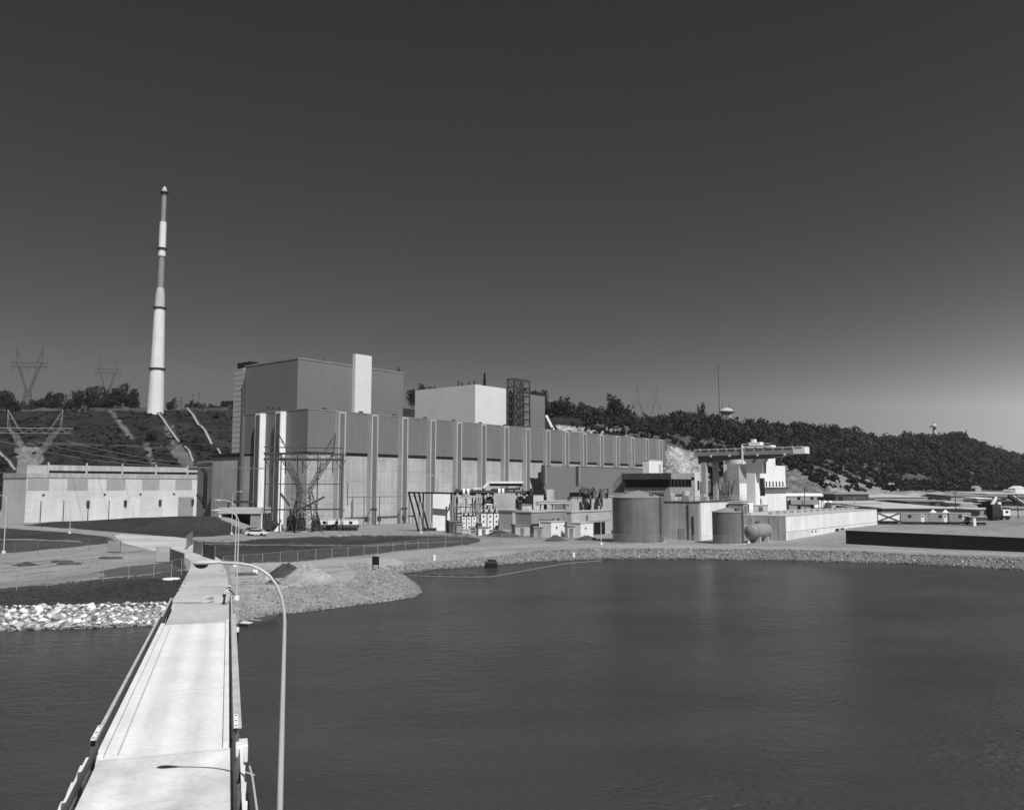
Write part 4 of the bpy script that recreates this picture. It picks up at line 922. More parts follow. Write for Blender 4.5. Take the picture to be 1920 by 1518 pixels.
m = MB(); m.bar((fb(886),.5,zd+1.),(fb(906),.5,zd+1.0),.3); m.bar((fb(906),.3,zd+1.1),(fb(917),.3,zd+2.6),.5); m.box(fb(917),fb(981),-.8,1.2,zd+2.2,zd+2.7); m.build('canopy', 'white', bd)
B(fb(918),fb(980),-.4,1.0,zd+1.55,zd+2.19).build('canopy_beam', 'dark', bd)
m = MB()
for a in (918,929,945,958,977): m.box(fb(a)-.7,fb(a)+.7,-.2,.8,zd-2.4,zd-.9)
m.bar((fb(920),.4,zd+.6),(fb(975),.4,zd+.9),.5); m.build('switch_box', 'charcoal', bd)
m = MB()
for k in range(26): a = 858 + k*5.2; x = fb(a); m.box(x-.25,x+.25,-.9,-.3,zd-1.1+.35*sin(k*2.3),zd-.5+.3*cos(k*1.7))
m.build('fitting', 'grey_pale', bd)
hp = thing('black_hopper', 'big black angular hopper standing at the end of the bus ducts', 'hopper', yard(1008, 204), 0)
z1, z0 = zat(895, 204, 1008)-hp.location.z, zat(926, 204, 1008)-hp.location.z; fh = lambda px: at(px, 912, 204).x - hp.location.x
MB().prism([(fh(993),z1),(fh(1010),z1-.3),(fh(1018),z1-1.4),(fh(1019),z0),(fh(1001),z0)], -.8, 1.2, 'xz').build('hood', 'black', hp)
MB().tube([(fh(1018),0,z0+1.2),(fh(1022),0,z0-1),(fh(1023),0,z0-4),(fh(1023),0,.0)], .38, 8).build('pipe', 'black', hp)
B(fh(1000),fh(1019),-.6,1.0,-.3,z0-.02).build('base', 'concrete_pale', hp)
sb_ = [  # small blocks of the yard: corner px, depth, right px, top py, left px, wall material, roof, name, label
    (961,188,995,957,None,4,'grey_pale','roof','plain mid grey block right of the transformers'),
    (996,186,1064,958,None,6,'grey','roof_pale','long low grey block with a pale roof edge and dark band'),
    (1071,184,1146,957.5,1063,5,'grey_pale','roof_pale','pale boxy block with a painted tank shadow left of the big tank'),
    (1072,200,1150,930,1062,8,'grey_pale','roof_pale','taller grey block with a white corner behind the low pale one')]
for pxc, Y, pxr, pyt, pxl, wd, mw, mr_, lab in sb_:
    c, l_, w_, h = plant_box(pxc, Y, pxr, pyt, pxl, wd)
    q = thing('yard_block', lab, 'building', (c.x,c.y,0), ANG)
    B(0,l_,0,w_,-.3,h-.3).build('wall', mw, q); B(-.15,l_+.1,-.15,w_+.1,h-.3,h).build('roof', mr_, q)
    if pxc == 996: B(0,l_,-.05,0,h*.42,h*.50).build('dark_band', 'black', q); B(l_*.55,l_*.62,-.06,0,h*.6,h*.68).build('vent', 'charcoal', q); B(l_*.7,l_*.76,-.06,0,h*.6,h*.68).build('vent', 'charcoal', q)
    if pxc == 1072:
        B(-.06,0,.2,w_*.98,1,h-.5).build('white_corner', 'white', q); B(-.4,l_*.5,-.3,.4,h,h+.9).build('dark_coping', 'black', q); B(l_*.38,l_*.42,-.3,0,h*.45,h*.72).build('wall_pipe', 'charcoal', q)
    if pxc == 1071:
        x0, x1 = reach(c, D, 1113, 2), reach(c, D, 1134, 2); B(x0,x1,-.06,0,-.2,h*.52).build('tank_shadow', 'black', q); x0, x1 = reach(c, D, 1073, 2), reach(c, D, 1086, 2); B(x0,x1,-.06,0,-.2,h*.5).build('roller_door', 'charcoal', q)  # black patch is the shadow of the big tank painted on the wall
        B(l_*.36,l_*.385,-.12,0,h*.62,h*.80).build('wall_pipe', 'dark', q); B(0,l_,-.04,0,h*.55,h*.58).build('ledge', 'grey', q)
for pxc, Y, pxr, pyt, lab in ((1033,181,1059,979,'white cube shaped cabin with a small dark lamp by the yard road'),(1088,181,1112,981,'pale boxy cabin beside the painted tank shadow')):
    c, l_, w_, h = plant_box(pxc, Y, pxr, pyt, None, 3)
    q = thing('yard_cabin', lab, 'cabin', (c.x,c.y,0), ANG); B(0,l_,0,w_,-.3,h).build('wall', 'white', q); B(-.1,l_+.1,-.1,w_+.1,h,h+.15).build('roof', 'roof_pale', q); B(l_*.35,l_*.42,-.12,0,h*.6,h*.72).build('lamp', 'black', q)
rm = [(1108,916,196,'leafless machinery cluster on the roof of the grey block'),]
rmc = thing('roof_plant', 'jumble of dark fans and pipes on the grey block roof left of the big tank', 'machinery', at(1122, 930, 203), ANG)
random.seed(3)
m = MB()
for k in range(16): a, b, s_ = random.uniform(-5,6), random.uniform(0,4), random.uniform(.4,1.0); m.box(a,a+s_,b,b+s_,-.6,random.uniform(.3,2.0))
m.build('units', 'steel_mid', rmc); m = MB()
for k in range(14): a, b = random.uniform(-5,6), random.uniform(0,4); m.tube([(a,b,0),(a,b,random.uniform(1,2.4)),(a+random.uniform(-1.5,1.5),b,random.uniform(.5,2.2))], .14, 6)
m.build('pipes', 'charcoal', rmc)
for a in (-3.5,-.5,3.2): MB().lathe([(.75,-.5),(.75,.5),(.5,.55)], 14, (a,1.2,0)).build('fan', 'black', rmc)
for i, (px, Y, w, h, mt, lab) in enumerate(((861,192,1.6,2.3,'dark','dark upright cubicle at the left end of the transformer yard'),(887,189,1.3,1.9,'grey_pale','pale cubicle in front of the smaller transformer'),
        (899,191,1.1,2.6,'charcoal','dark narrow cubicle between the two transformers'),(942,193,1.8,3.2,'dark','tall dark cubicle before the grey fire wall'),(955,190,1.2,1.8,'white','white cubicle at the right side of the transformer yard'),(973,202,1.4,4.2,'charcoal','dark box post under the right end of the bus ducts'))):
    q = thing('control_cubicle', lab, 'cabinet', ground_at(px, Y), radians(10)); B(-w/2,w/2,-.5,.5,-.1,h).build('body', mt, q, bevel=.03); B(-w/2-.06,w/2+.06,-.56,.56,h,h+.1).build('cap', 'grey_pale', q); B(-w*.4,w*.4,-.53,-.5,.3,h-.3).build('door', 'charcoal' if mt != 'dark' else 'grey', q)
yr = thing('yard_railing', 'low pale pipe railing along the edge of the transformer yard', 'railing', ground_at(868, 186), radians(-2))
m = MB()
for z in (.6,1.1): m.bar((0,0,z),(13,0,z),.08)
for k in range(9): m.bar((k*1.62,0,-.1),(k*1.62,0,1.1),.09)
m.build('rails', 'white', yr)
for i, (px, Y, h) in enumerate(((852,208,11.),(905,210,12.5),(975,206,11.5),(1000,214,13.))):
    q = thing('bus_mast', 'thin dark mast rising above the bus ducts, ' + ('first','second','third','fourth')[i] + ' from the left', 'mast', ground_at(px, Y), .2, 'masts in the transformer yard')
    MB().tube([(0,0,-.3),(0,0,h)], [.16,.11], 6).build('shaft', 'steel_mid', q); MB().bar((-1.1,0,h-.8),(1.1,0,h-.8),.14).build('crossarm', 'steel_mid', q)
sf = thing('switch_gantry', 'open dark steel frame of posts and cross bars behind the transformers', 'gantry', ground_at(893, 209), radians(6))
m = MB(); 
for x in (-5,-2.5,0,2.6,5.4,8.0): m.bar((x,0,-.3),(x,0,9.8),.15); m.bar((x,2.2,-.3),(x,2.2,9.2),.13)
m.build('posts', 'steel_mid', sf); m = MB()
for z in (4.2,6.4,8.0,9.6): m.bar((-5,0,z),(8,0,z),.12); m.bar((-5,2.2,z-.4),(8,2.2,z-.4),.1)
for x in (-5,0,5.4): m.bar((x,0,4.2),(x+2.5,0,8),.12)
m.build('cross_bars', 'steel_mid', sf); m = MB()
for k in range(12): x = -4.6 + k*1.1; m.lathe([(.1,0),(.2,.25),(.1,.5),(.2,.75),(.1,1.0)], 8, (x, .1, 8.0 if k % 2 else 6.5))
m.build('insulators', 'dark', sf)
pk = thing('pipe_rack', 'grey pipes on short racks between the fire walls and the low grey block', 'pipes', ground_at(955, 198), radians(8))
for k, (z, y, r_, mt) in enumerate(((1.2,0,.22,'grey_pale'),(1.9,.5,.16,'steel_mid'),(3.0,.2,.3,'grey'),(4.4,.6,.2,'charcoal'),(5.4,.2,.14,'grey_pale'))): MB().tube([(-4.5+k*.4,y,z-1),(-4.5+k*.4,y,z),(3.8-k*.5,y,z),(3.8-k*.5,y,z-.9)], r_, 8).build('pipe', mt, pk)
for x in (-3.4,-.8,2.2): MB().bar((x,.8,-.3),(x,.8,5.6),.18).build('rack_post', 'charcoal', pk)
for i, (px, Y, L_, z, mt, lab) in enumerate(((1005,197,9.,4.6,'white','white pipe run on stilts above the long low grey block'),(1038,194,8.,7.0,'grey_pale','pale pipe run in front of the annex foot'),(935,206,7.,6.4,'white','white pipe run behind the grey fire wall'))):
    q = thing('pipe_run', lab, 'pipes', ground_at(px, Y), ANG - .5)
    for k in range(3): MB().tube([(-L_/2,k*.7,z+.25*k-.7),(-L_/2+.2,k*.7,z+.25*k),(L_/2-.2,k*.7,z+.25*k),(L_/2,k*.7,z+.25*k-.9)], .2, 8).build('pipe', mt if k != 1 else 'steel_mid', q)
    for x in (-L_*.38,0,L_*.38): MB().bar((x,.7,-.3),(x,.7,z),.2).build('stilt', 'steel_mid', q); MB().bar((x,-.3,z-.3),(x,1.8,z-.3),.18).build('bracket', 'steel_mid', q)
for i, (px, Y, w, d_, h, mw, lab) in enumerate(((1068,182.5,1.8,1.6,2.3,'grey_pale','narrow pale hut between the white cube cabin and the boxy cabin'),(1020,190,3.4,2.6,3.4,'white','white cube shed standing up behind the long low grey block'),(985,193,2.4,2.2,6.6,'grey_pale','tall pale box hut behind the mid grey block'),(852,197,3.2,2.4,2.6,'charcoal','dark tool shed right of the tall white fire wall'),(976,186,3.4,2.2,2.2,'grey_pale','low pale shed in front of the mid grey block'),(1008,183,2.6,2.,2.0,'grey','small grey shed at the foot of the long low block'),(905,186,2.4,1.8,1.7,'white','small white hut before the finned transformer'))):
    q = thing('tool_shed', lab, 'shed', ground_at(px, Y), radians(20)); B(-w/2,w/2,-d_/2,d_/2,-.2,h).build('wall', mw, q); MB().prism([(-w/2-.15,h),(w/2+.15,h),(w/2+.15,h+.12),(-w/2-.15,h+.4)], -d_/2-.15, d_/2+.15, 'xz').build('roof', 'roof', q); B(-.45,.4,-d_/2-.04,-d_/2,0,h*.85).build('door', 'steel_mid', q)
# shrubs and dark heaps by the yard road
def heap(px, Y, rx, ry, h, mat, name, label, cat, seed, grp=None):
    rg = np.random.default_rng(seed); m = MB(); n, rn = 28, 9; vs = [(0,0,h)]; fs = []
    for j in range(1, rn):
        q = j/(rn-1)
        for k in range(n):
            a = 2*pi*k/n; w = 1 + .16*sin(3*a+seed) + .1*sin(5*a+2*seed); vs.append((rx*q*w*cos(a), ry*q*w*sin(a), h*(1-q)**1.15*(1+.25*sin(2*a+seed)) + rg.normal()*.05*h*(1-q*.8) - .12*q))
    for k in range(n): fs.append((0, 1+k, 1+(k+1)%n))
    for j in range(rn-2):
        for k in range(n): fs.append((1+j*n+k, 1+(j+1)*n+k, 1+(j+1)*n+(k+1)%n, 1+j*n+(k+1)%n))
    m.add(vs, fs); return solo(m, name, mat, label, cat, ground_at(px, Y), 0., grp, smooth=True)
heap(577, 100, 3.6, 3.0, 1.75, 'gravel', 'gravel_heap', 'pale conical gravel heap on the spit', 'heap', 1)
heap(540, 104, 3.0, 2.2, 1.5, 'soil', 'soil_heap', 'dark rounded soil heap left of the pale gravel heap', 'heap', 2)
heap(503, 101, 1.3, 1.1, .8, 'gravel', 'gravel_heap', 'small pale gravel heap left of the dark soil heap', 'heap', 4)
heap(517, 96, 1.15, .95, .62, 'soil', 'soil_heap', 'small dark rubble heap in front of the dark soil heap', 'heap', 3)
heap(55, 118, 2.4, 1.3, .5, 'soil', 'soil_heap', 'low dark soil heap on the gravel lot at far left', 'heap', 5)
heap(936, 183, 5.2, 2.0, 1.3, 'soil', 'soil_heap', 'long dark heap by the yard road below the transformers', 'heap', 6)
heap(1040, 171, 2.6, 1.6, 1.2, 'soil', 'soil_heap', 'dark heap below the white cube cabin', 'heap', 7)
heap(1098, 175, 3.2, 1.5, .9, 'soil', 'soil_heap', 'low dark heap between cabins and the big tank', 'heap', 8)

# vehicles
def car(px, Y, rz, mat, label):
    t = thing('parked_car', label, 'car', ground_at(px, Y), rz, 'parked cars')
    body = [(-2.35,.35),(2.35,.35),(2.4,.62),(2.3,.85),(1.0,.95),(-1.5,.95),(-2.35,.9),(-2.4,.6)]
    MB().prism(body, -.88, .88, 'xz').build('body', mat, t, bevel=.06); MB().prism([(-1.75,.95),(1.05,.95),(.35,1.42),(-1.2,1.42)], -.76, .76, 'xz').build('windows', 'glass', t)
    MB().prism([(-1.25,1.42),(.4,1.42),(.3,1.48),(-1.15,1.48)], -.78, .78, 'xz').build('roof', mat, t)
    for x in (-1.45, 1.45):
        for y in (-.86, .86):
            w = MB(); w.lathe([(.33,-.1),(.33,.1)], 16); w.v = [(x+p[0], y+p[2], .33+p[1]) for p in w.v]; w.build('wheel', 'rubber', t)
    for y in (-.6,.6): B(2.36,2.43,y-.15,y+.15,.6,.75).build('headlight', 'white', t)
car(484, 186, radians(-6), 'paint_white', 'white parked car in front of the gate canopy, nearer of two'); car(478, 193, radians(-4), 'paint_grey', 'greyish parked car behind the white one at the gate canopy')
def trailer(p, rz, L_, h, mu_, ml, label, nm='site_trailer', cat='trailer', xb=False, doors=(), grp='site trailers', wins=2):
    t = thing(nm, label, cat, p, rz, grp)
    B(-L_/2,L_/2,-1.2,1.2,.7,h*.55).build('lower_side', ml, t); B(-L_/2,L_/2,-1.2,1.2,h*.55,h).build('upper_side', mu_, t); B(-L_/2-.08,L_/2+.08,-1.28,1.28,h,h+.12).build('roof', 'roof_pale', t)
    B(-L_/2+.3,L_/2-.3,-1.0,1.0,.25,.7).build('underframe', 'black', t)
    for k in range(wins): x = -L_/2 + (k+.7)*L_/(wins+.4); B(x-.4,x+.4,-1.24,-1.2,h*.6,h*.85).build('window', 'glass', t)
    for x in doors: dq = B(x-.42,x+.42,-1.26,-1.2,.7,h*.86).build('door', 'white', t); B(x-.2,x+.2,-1.29,-1.26,h*.66,h*.8).build('pane', 'black', dq)
    if xb:
        m = MB(); m.bar((-L_/2,-1.24,.8),(L_/2,-1.24,h),.12,.3); m.bar((-L_/2,-1.24,h),(L_/2,-1.24,.8),.12,.3); m.bar((-L_/2,-1.24,.8),(L_/2,-1.24,.8),.12,.25); m.build('cross_brace', 'charcoal', t)
    for x in (-L_*.3,-L_*.3+1,L_*.32):
        w = MB(); w.lathe([(.4,-.12),(.4,.12)], 14); w.v = [(x+q[0], -1.0+q[2], .4+q[1]) for q in w.v]; w.build('wheel', 'rubber', t)
for px, Y, L_, lab in ((611,207,3.4,'white topped box trailer parked at the hall foot, leftmost of three'),(634,206.5,4.4,'white topped box trailer parked at the hall foot, middle of three'),(660,206,3.6,'white topped box trailer parked at the hall foot, rightmost of three')):
    trailer(ground_at(px, Y), radians(4), L_, 2.7, 'white', 'charcoal', lab, wins=1)
trailer(ground_at(1661, 220), radians(-6), 5.4, 2.9, 'white_wall', 'white_wall', 'white trailer side marked by a dark diagonal cross brace', xb=True, wins=0)
trailer(ground_at(1712, 219), radians(-9), 7.4, 2.9, 'grey', 'grey', 'grey site trailer next to the white cross braced one', doors=(1.6,), wins=2)
trailer(ground_at(1757, 218), radians(-9), 5.2, 2.9, 'grey', 'grey', 'grey site trailer with a white door in the middle of the row', doors=(1.2,), wins=1)
trailer(ground_at(1794, 217), radians(-9), 5.2, 2.9, 'grey', 'grey', 'grey site trailer at the right end of the row', doors=(1.0,), wins=1)
trailer(ground_at(1828, 214), radians(-7), 4.2, 2.0, 'charcoal', 'grey', 'low dark topped store beside a white post at the trailer row end', 'storage_box', 'box', grp=None, wins=0)
solo(B(-.35,.35,-.3,.3,0,1.9), 'white_locker', 'white', 'narrow white upright locker left of the low dark store', 'locker', ground_at(1823, 210), 0, None, bevel=.03)
for px, lab in ((1747,'small white vent hood peeping over the trailer row, left of two'),(1770,'small white vent hood peeping over the trailer row, right of two')):
    v = solo(MB().lathe([(.7,0),(.75,2.6),(.9,2.8),(.05,3.6)], 14), 'vent_hood', 'white', lab, 'vent', ground_at(px, 226) , 0, 'vent hoods', smooth=True)
# sheds and stores on the right bank
def shed(px0, px1, Yf, Yb, pye, pyr, mroof, mwall, label, gable=False, door=None, nm='storage_shed', door_mat='black'):
    p = ground_at((px0+px1)/2, Yf); a = at(px0, 912, Yf).x - p.x; b = at(px1, 912, Yf).x - p.x
    he = zat(pye, Yf, px0) - p.z; hr = max(zat(pyr, Yb, px0) - p.z, he + .3); dp = Yb - Yf
    t = thing(nm, label, 'shed', p, 0)
    B(a,b,0,dp,-2,he-.05).build('wall', mwall, t)
    if gable:
        mid = (a+b)/2; MB().prism([(a-.3,he),(b+.3,he),(mid,hr)], -.3, dp+.3, 'xz').build('roof', mroof, t)
    else: MB().prism([(-.4,he-.05),(dp,hr-.1),(dp,hr+.1),(-.4,he+.2)], a-.3, b+.3, 'yz').build('roof', mroof, t)
    if door: B(a+(b-a)*door[0],a+(b-a)*door[1],-.06,0,-.2,he*.85).build('door', door_mat, t)
    return t
shed(1652, 1785, 268, 330, 953, 939, 'roof_pale', 'charcoal', 'long dark fronted store with a broad pale low roof')
shed(1566, 1628, 330, 350, 926.5, 924, 'roof', 'charcoal', 'dark grey long shed at the foot of the bare slope', door=(.08,.22))
shed(1630, 1735, 395, 455, 932, 924.5, 'roof_pale', 'grey_pale', 'pale low shed behind the broad pale roof')
shed(1738, 1792, 420, 450, 933, 923, 'roof_pale', 'grey_pale', 'pale gabled shed below the wooded hill', True)
shed(1782, 1875, 400, 430, 930, 925, 'roof', 'grey', 'long grey shed with a dark door under the wooded hill', door=(.83,.96))
shed(1832, 1857, 380, 392, 934.5, 932, 'white', 'white', 'bright white short store before the long grey shed')
shed(1777, 1832, 232, 250, 965, 957, 'charcoal', 'dark', 'dark gabled shed just behind the trailers', True)
shed(1558, 1652, 300, 420, 943, 934, 'roof_pale', 'grey_pale', 'broad pale flat roofed store behind the intake block')
shed(1880, 1935, 330, 352, 941, 937, 'roof_dark', 'dark', 'dark low shed near the right edge below the conveyor')
shed(1893, 1950, 262, 275, 953, 949, 'grey', 'grey_pale', 'pale low store near the right edge in front of the dark one')
for px0, px1, Yf, Yb, pye, pyr, mr_, mw, lab, gb in ((1660,1745,470,520,926,921.5,'roof_pale','grey','long low pale roofed store close under the wooded slope',False),(1700,1770,360,390,940,936,'roof','charcoal','low dark fronted store in the middle of the right yard',False),
        (1800,1850,345,375,944,940,'roof_pale','grey_pale','pale low store right of the middle of the yard',False),(1850,1925,470,510,926,922,'roof_pale','grey_pale','long pale store under the hill at far right',False),(1560,1640,370,395,934.5,931,'roof','grey','grey low roofed store behind the small white tanks',False),
        (1835,1880,275,300,955,949,'roof_pale','grey','grey gabled hut behind the crane truck',True),(1600,1660,285,300,951,948,'roof_pale','charcoal','low dark walled hut behind the end of the intake block',False),(1885,1940,400,420,934,930,'charcoal','grey','grey hut with a dark roof under the far conveyor',True)):
    shed(px0, px1, Yf, Yb, pye, pyr, mr_, mw, lab, gb, door=(.6,.75))
ar = thing('arched_shed', 'pale arched store with a dark door among the low sheds', 'shed', ground_at(1815, 290), radians(-25))
MB().prism([(3.6*cos(a), 3.4*sin(a)) for a in np.linspace(0, pi, 13)], 0, 14, 'xz').build('shell', 'grey_pale', ar); B(-1.4,1.4,-.06,0,0,2.2).build('door', 'charcoal', ar)
for i, (px, Y) in enumerate(((1527,300),(1536,303),(1545,306),(1555,309))):
    t = thing('white_silo', ('first','second','third','fourth')[i] + ' from left of four small white tanks below the rocky slope', 'tank', ground_at(px, Y), 0, 'small white tanks')
    MB().lathe([(.95,-3),(.95,2.6),(.5,3.2),(.05,3.3)], 16).build('shell', 'white', t, smooth=True); MB().lathe([(1.0,.6),(1.0,.8)], 16).build('band', 'charcoal', t)
pr_ = thing('pipe_bank', 'long white horizontal pipes on dark supports right of the white tower', 'pipes', ground_at(1492, 252), 0)
zp = zat(929, 252, 1490) - pr_.location.z
for k in range(2): MB().tube([(-4,k*1.1,zp+.3*k),(8,k*1.1,zp+.3*k)], .42, 10).build('pipe', 'white', pr_, smooth=True)
for x in (-3,1,5): B(x-.2,x+.2,-.3,1.5,-2,zp-.42).build('support', 'charcoal', pr_)
B(-4.6,-2.6,-1.0,1,zp-4,zp-2).build('pump', 'dark', pr_); B(-2,6.5,-1.2,.4,zp-2.6,zp-1.2).build('skid', 'grey', pr_)
tc_ = thing('crane_truck', 'crane truck with white cab and raised dark body among the sheds', 'truck', ground_at(1868, 236), radians(15))
B(-3.2,3.0,-1.2,1.2,.5,1.2).build('chassis', 'black', tc_); B(.6,3.2,-1.25,1.25,1.2,2.9).build('cab', 'white', tc_, bevel=.08); B(1.4,2.4,-1.3,-1.25,2.0,2.6).build('window', 'glass', tc_)
B(-2.8,.2,-1.1,1.1,1.2,4.4).build('winch_house', 'dark', tc_); MB().bar((-2,0,4.0),(-.2,0,6.4),.6).build('boom', 'white', tc_); B(-.6,.5,-.9,.9,3.2,5.0).build('operator_cab', 'white_wall', tc_)
for x in (-2.4,-1.2,2.2):
    for y in (-1.1,1.1):
        w = MB(); w.lathe([(.5,-.15),(.5,.15)], 14); w.v = [(x+q[0], y+q[2], .5+q[1]) for q in w.v]; w.build('wheel', 'rubber', tc_)
cv = thing('conveyor', 'inclined conveyor gallery running down at the right edge', 'conveyor', ground_at(1905, 300), 0)
a = at(1893,930,300) - cv.location; b = at(1945,966,285) - cv.location
MB().bar(a, b, 1.6, .9).build('gallery', 'dark', cv); MB().bar(a+Vector((.6,-.9,.2)), b+Vector((.6,-.9,.2)), .3, .5).build('walkway', 'white_wall', cv)
for t in (.15,.5,.85): p = a.lerp(b, t); MB().bar((p.x,p.y,-2),(p.x,p.y,p.z-.3),.3).build('trestle_leg', 'charcoal', cv)
for i, (px, Y, w, h, m_) in enumerate(((1834,560,4,2.2,'grey_pale'),(1913,520,7,3.6,'white'),(1898,500,4,2.4,'grey_pale'))):
    solo(MB().box(-w/2,w/2,0,6,-2,h).prism([(-w/2-.3,h+.01),(w/2+.3,h+.01),(0,h+1.6)], -.2, 6.2, 'xz'), 'far_store', m_, ('tiny pale store at the foot of the wooded hill','larger bright store at the right edge below the hill','small pale store left of the larger one at the right edge')[i], 'store', ground_at(px, Y), .1*i, 'far stores')

# ------------------------------------------------------------------ fences
def fence(pts, h, label, mat='steel', n_per=None, net=True, name='chain_link_fence', rail=True, cat='fence'):
    """pts = ground points; a post at each one"""
    o = pts[0].copy(); t = thing(name, label, cat, o); loc = [p - o for p in pts]
    for p in loc: MB().tube([(p.x,p.y,p.z-.3),(p.x,p.y,p.z+h)], .035, 6).build('post', mat, t)
    if rail:
        m = MB()
        for a, b in zip(loc[:-1], loc[1:]): m.tube([a+Vector((0,0,h)), b+Vector((0,0,h))], .014, 5)
        m.build('top_rail', mat, t)
    if net:
        m = MB()
        for a, b in zip(loc[:-1], loc[1:]): m.add([a, b, b+Vector((0,0,h)), a+Vector((0,0,h))], [(0,1,2,3)])
        m.build('wire_mesh', 'net', t)
def gp(px, py): return hit(px, py, 74, 260)
fence([gp(a, b) for a, b in ((-40,1114),(31,1107),(88,1101),(143,1095),(193,1090),(241,1087),(288,1085),(321,1084),(340,1079))], 2.1, 'chain link fence along the top of the grass slope left of the road')
fence([gp(a, b) for a, b in ((-30,1046),(27,1042),(70,1040),(115,1036),(167,1031),(202,1026))], 2.1, 'chain link fence with dark posts along the far side of the left gravel lot', 'steel_mid')
fence([gp(a, b) for a, b in ((418,1073),(455,1069),(492,1066),(525,1063),(558,1060),(592,1057),(622,1054),(652,1051),(682,1047),(708,1044),(737,1040),(760,1038),(784,1035),(802,1033),(835,1030),(866,1027),(900,1025),(930,1023))], 2.0, 'long chain link fence across the grass right of the approach road')
fence([gp(a, b) for a, b in ((940,1019),(1000,1017.5),(1060,1018),(1120,1018.5),(1180,1019.5),(1240,1020.5),(1300,1022),(1360,1023)) ], 1.8, 'faint chain link fence in front of the big round tank')
def panel(px0, py0, px1, py1, h, mat, label):
    a, b = gp(px0, py0), gp(px1, py1); L_ = (b-a).xy.length; rz = atan2(b.y-a.y, b.x-a.x)
    t = thing('gate_leaf', label, 'gate', a, rz, 'gate leaves')
    m = MB(); n = max(4, int(L_/.22))
    for k in range(n): x = L_*k/n; m.box(x,x+L_/n*.82,-.02,.02,.15,h)
    m.build('slats', mat, t); m = MB()
    for z in (.12,h*.55,h): m.bar((0,0.05,z),(L_,0.05,z),.07)
    m.bar((0,0.05,-.2),(0,0.05,h),.1); m.bar((L_,.05,-.2),(L_,.05,h),.1); m.build('gate_frame', 'steel_mid', t)
panel(202,1036,225,1036,2.0,'grey','grey slatted gate leaf beside the far left fence end')
panel(292,1055,318,1056,2.2,'grey_pale','pale slatted gate leaf left of the road, left of its pair'); panel(318,1056,344,1066,2.0,'grey','pale slatted gate leaf left of the road, right of its pair')
panel(350,1030,361,1020,2.4,'grey','dark slatted gate leaf standing at the road bend right side'); panel(362,1036,378,1042,2.0,'grey','dark slatted gate leaf right of the road, middle one'); panel(380,1044,402,1050,2.0,'charcoal','darkest slatted gate leaf right of the road, nearest one')

# ------------------------------------------------------------------ small things on the spit and water
sg = thing('notice_board', 'black square notice board on two legs on the gravel spit', 'sign', gp(704,1068), radians(-10))
B(-.48,.48,-.04,.04,.62,1.72).build('board', 'black', sg); [B(x-.05,x+.05,.045,.12,-.2,1.6).build('leg', 'charcoal', sg) for x in (-.36,.36)]; B(-.9,-.55,-.2,.2,-.1,.5).build('stone_foot', 'grey_pale', sg)
rf_ = thing('work_raft', 'black boxy raft floating close to the far gravel bank', 'raft', (at(922,912,133).x, G(922,1064,WATER).y, WATER), radians(8))
B(-.95,.85,-.9,.9,-.25,.95).build('hull', 'black', rf_, bevel=.12); B(-.5,.7,-.6,.6,.96,1.25).build('lid', 'dark', rf_)
SKQ = G(486,1164,WATER)
bt = thing('skiff', 'long low flat skiff moored at the foot of the spit beside the bridge', 'boat', SKQ + Vector((.25,-.9,0)), atan2(G(515,1155,WATER).y-G(455,1168,WATER).y, G(515,1155,WATER).x-G(455,1168,WATER).x))
ln = 4.3
MB().prism([(-ln/2,.10),(-ln/2+.35,-.22),(ln/2-.6,-.22),(ln/2,.34),(ln/2-.02,.42),(-ln/2,.22)], -.55, .55, 'xz').build('hull', 'charcoal', bt, bevel=.04)
B(-ln/2+.1,-ln/2+.7,-.5,.5,.2,.30).build('stern_seat', 'white', bt); B(-.5,-.2,-.5,.5,.24,.32).build('thwart', 'grey_pale', bt); B(-ln/2+.75,ln/2-.8,-.46,.46,.225,.245).build('dark_bilge', 'dark', bt)
bm0 = [G(a, b, WATER) for a, b in ((757,1078),(800,1080),(845,1081),(880,1081.5),(922,1081),(945,1077),(965,1073.5),(1000,1067),(1030,1061.5),(1060,1056.5),(1100,1053),(1128,1051))]
bo_ = thing('floating_boom', 'thin pale floating boom curving off the tip of the spit', 'boom', bm0[0])
MB().tube([p - bm0[0] + Vector((0,0,.03)) for p in bm0], .05, 6).build('line', 'grey', bo_)
for k in range(7):
    p = bm0[0].lerp(bm0[4], (k+.4)/7) - bm0[0]; MB().tube([p+Vector((-.55,0,.06)), p+Vector((.55,-.02,.06))], .16, 8).build('float', 'dark', bo_)
for px, py, Y, lab in ((814,1049,136,'white marker drum on the bank left of the raft'),(1075,1042,149,'white marker drum on the bank far right of the raft')):
    p = gp(px, py+2); solo(MB().lathe([(.28,-.2),(.30,.1),(.28,.4),(.3,.7),(.05,.74)], 14), 'marker_drum', 'white', lab, 'drum', p, 0, None, smooth=True)
for px, py, L_, lab, rz in ((116,1055,3.0,'dark timber plank on the left gravel lot, farther one',.05),(129,1059,3.2,'dark timber plank on the left gravel lot, nearer one',.08),(462,1079,2.6,'dark timber beam lying in the dirt right of the bridge',.3),(207,1048,3.6,'weathered flat board stack on the gravel by the slatted gate',.0)):
    solo(MB().box(-L_/2,L_/2,-.25,.25,-.05,.22).box(-L_/2+.3,L_/2-.2,-.3,.2,.225,.36), 'timber_beam', 'timber', lab, 'timber', gp(px, py), rz, 'timbers')
pad = gp(321,1086); solo(MB().lathe([(1.0,-.2),(1.0,.1),(.95,.12)], 20), 'concrete_pad', 'white_wall', 'round pale concrete pad at the foot of a fence post', 'pad', pad)
pl2 = gp(478,1076); solo(B(-.3,.3,-.3,.3,-.1,.5), 'concrete_block', 'white', 'small white block beside the dark beam right of the bridge', 'block', pl2, .4, None, bevel=.04)

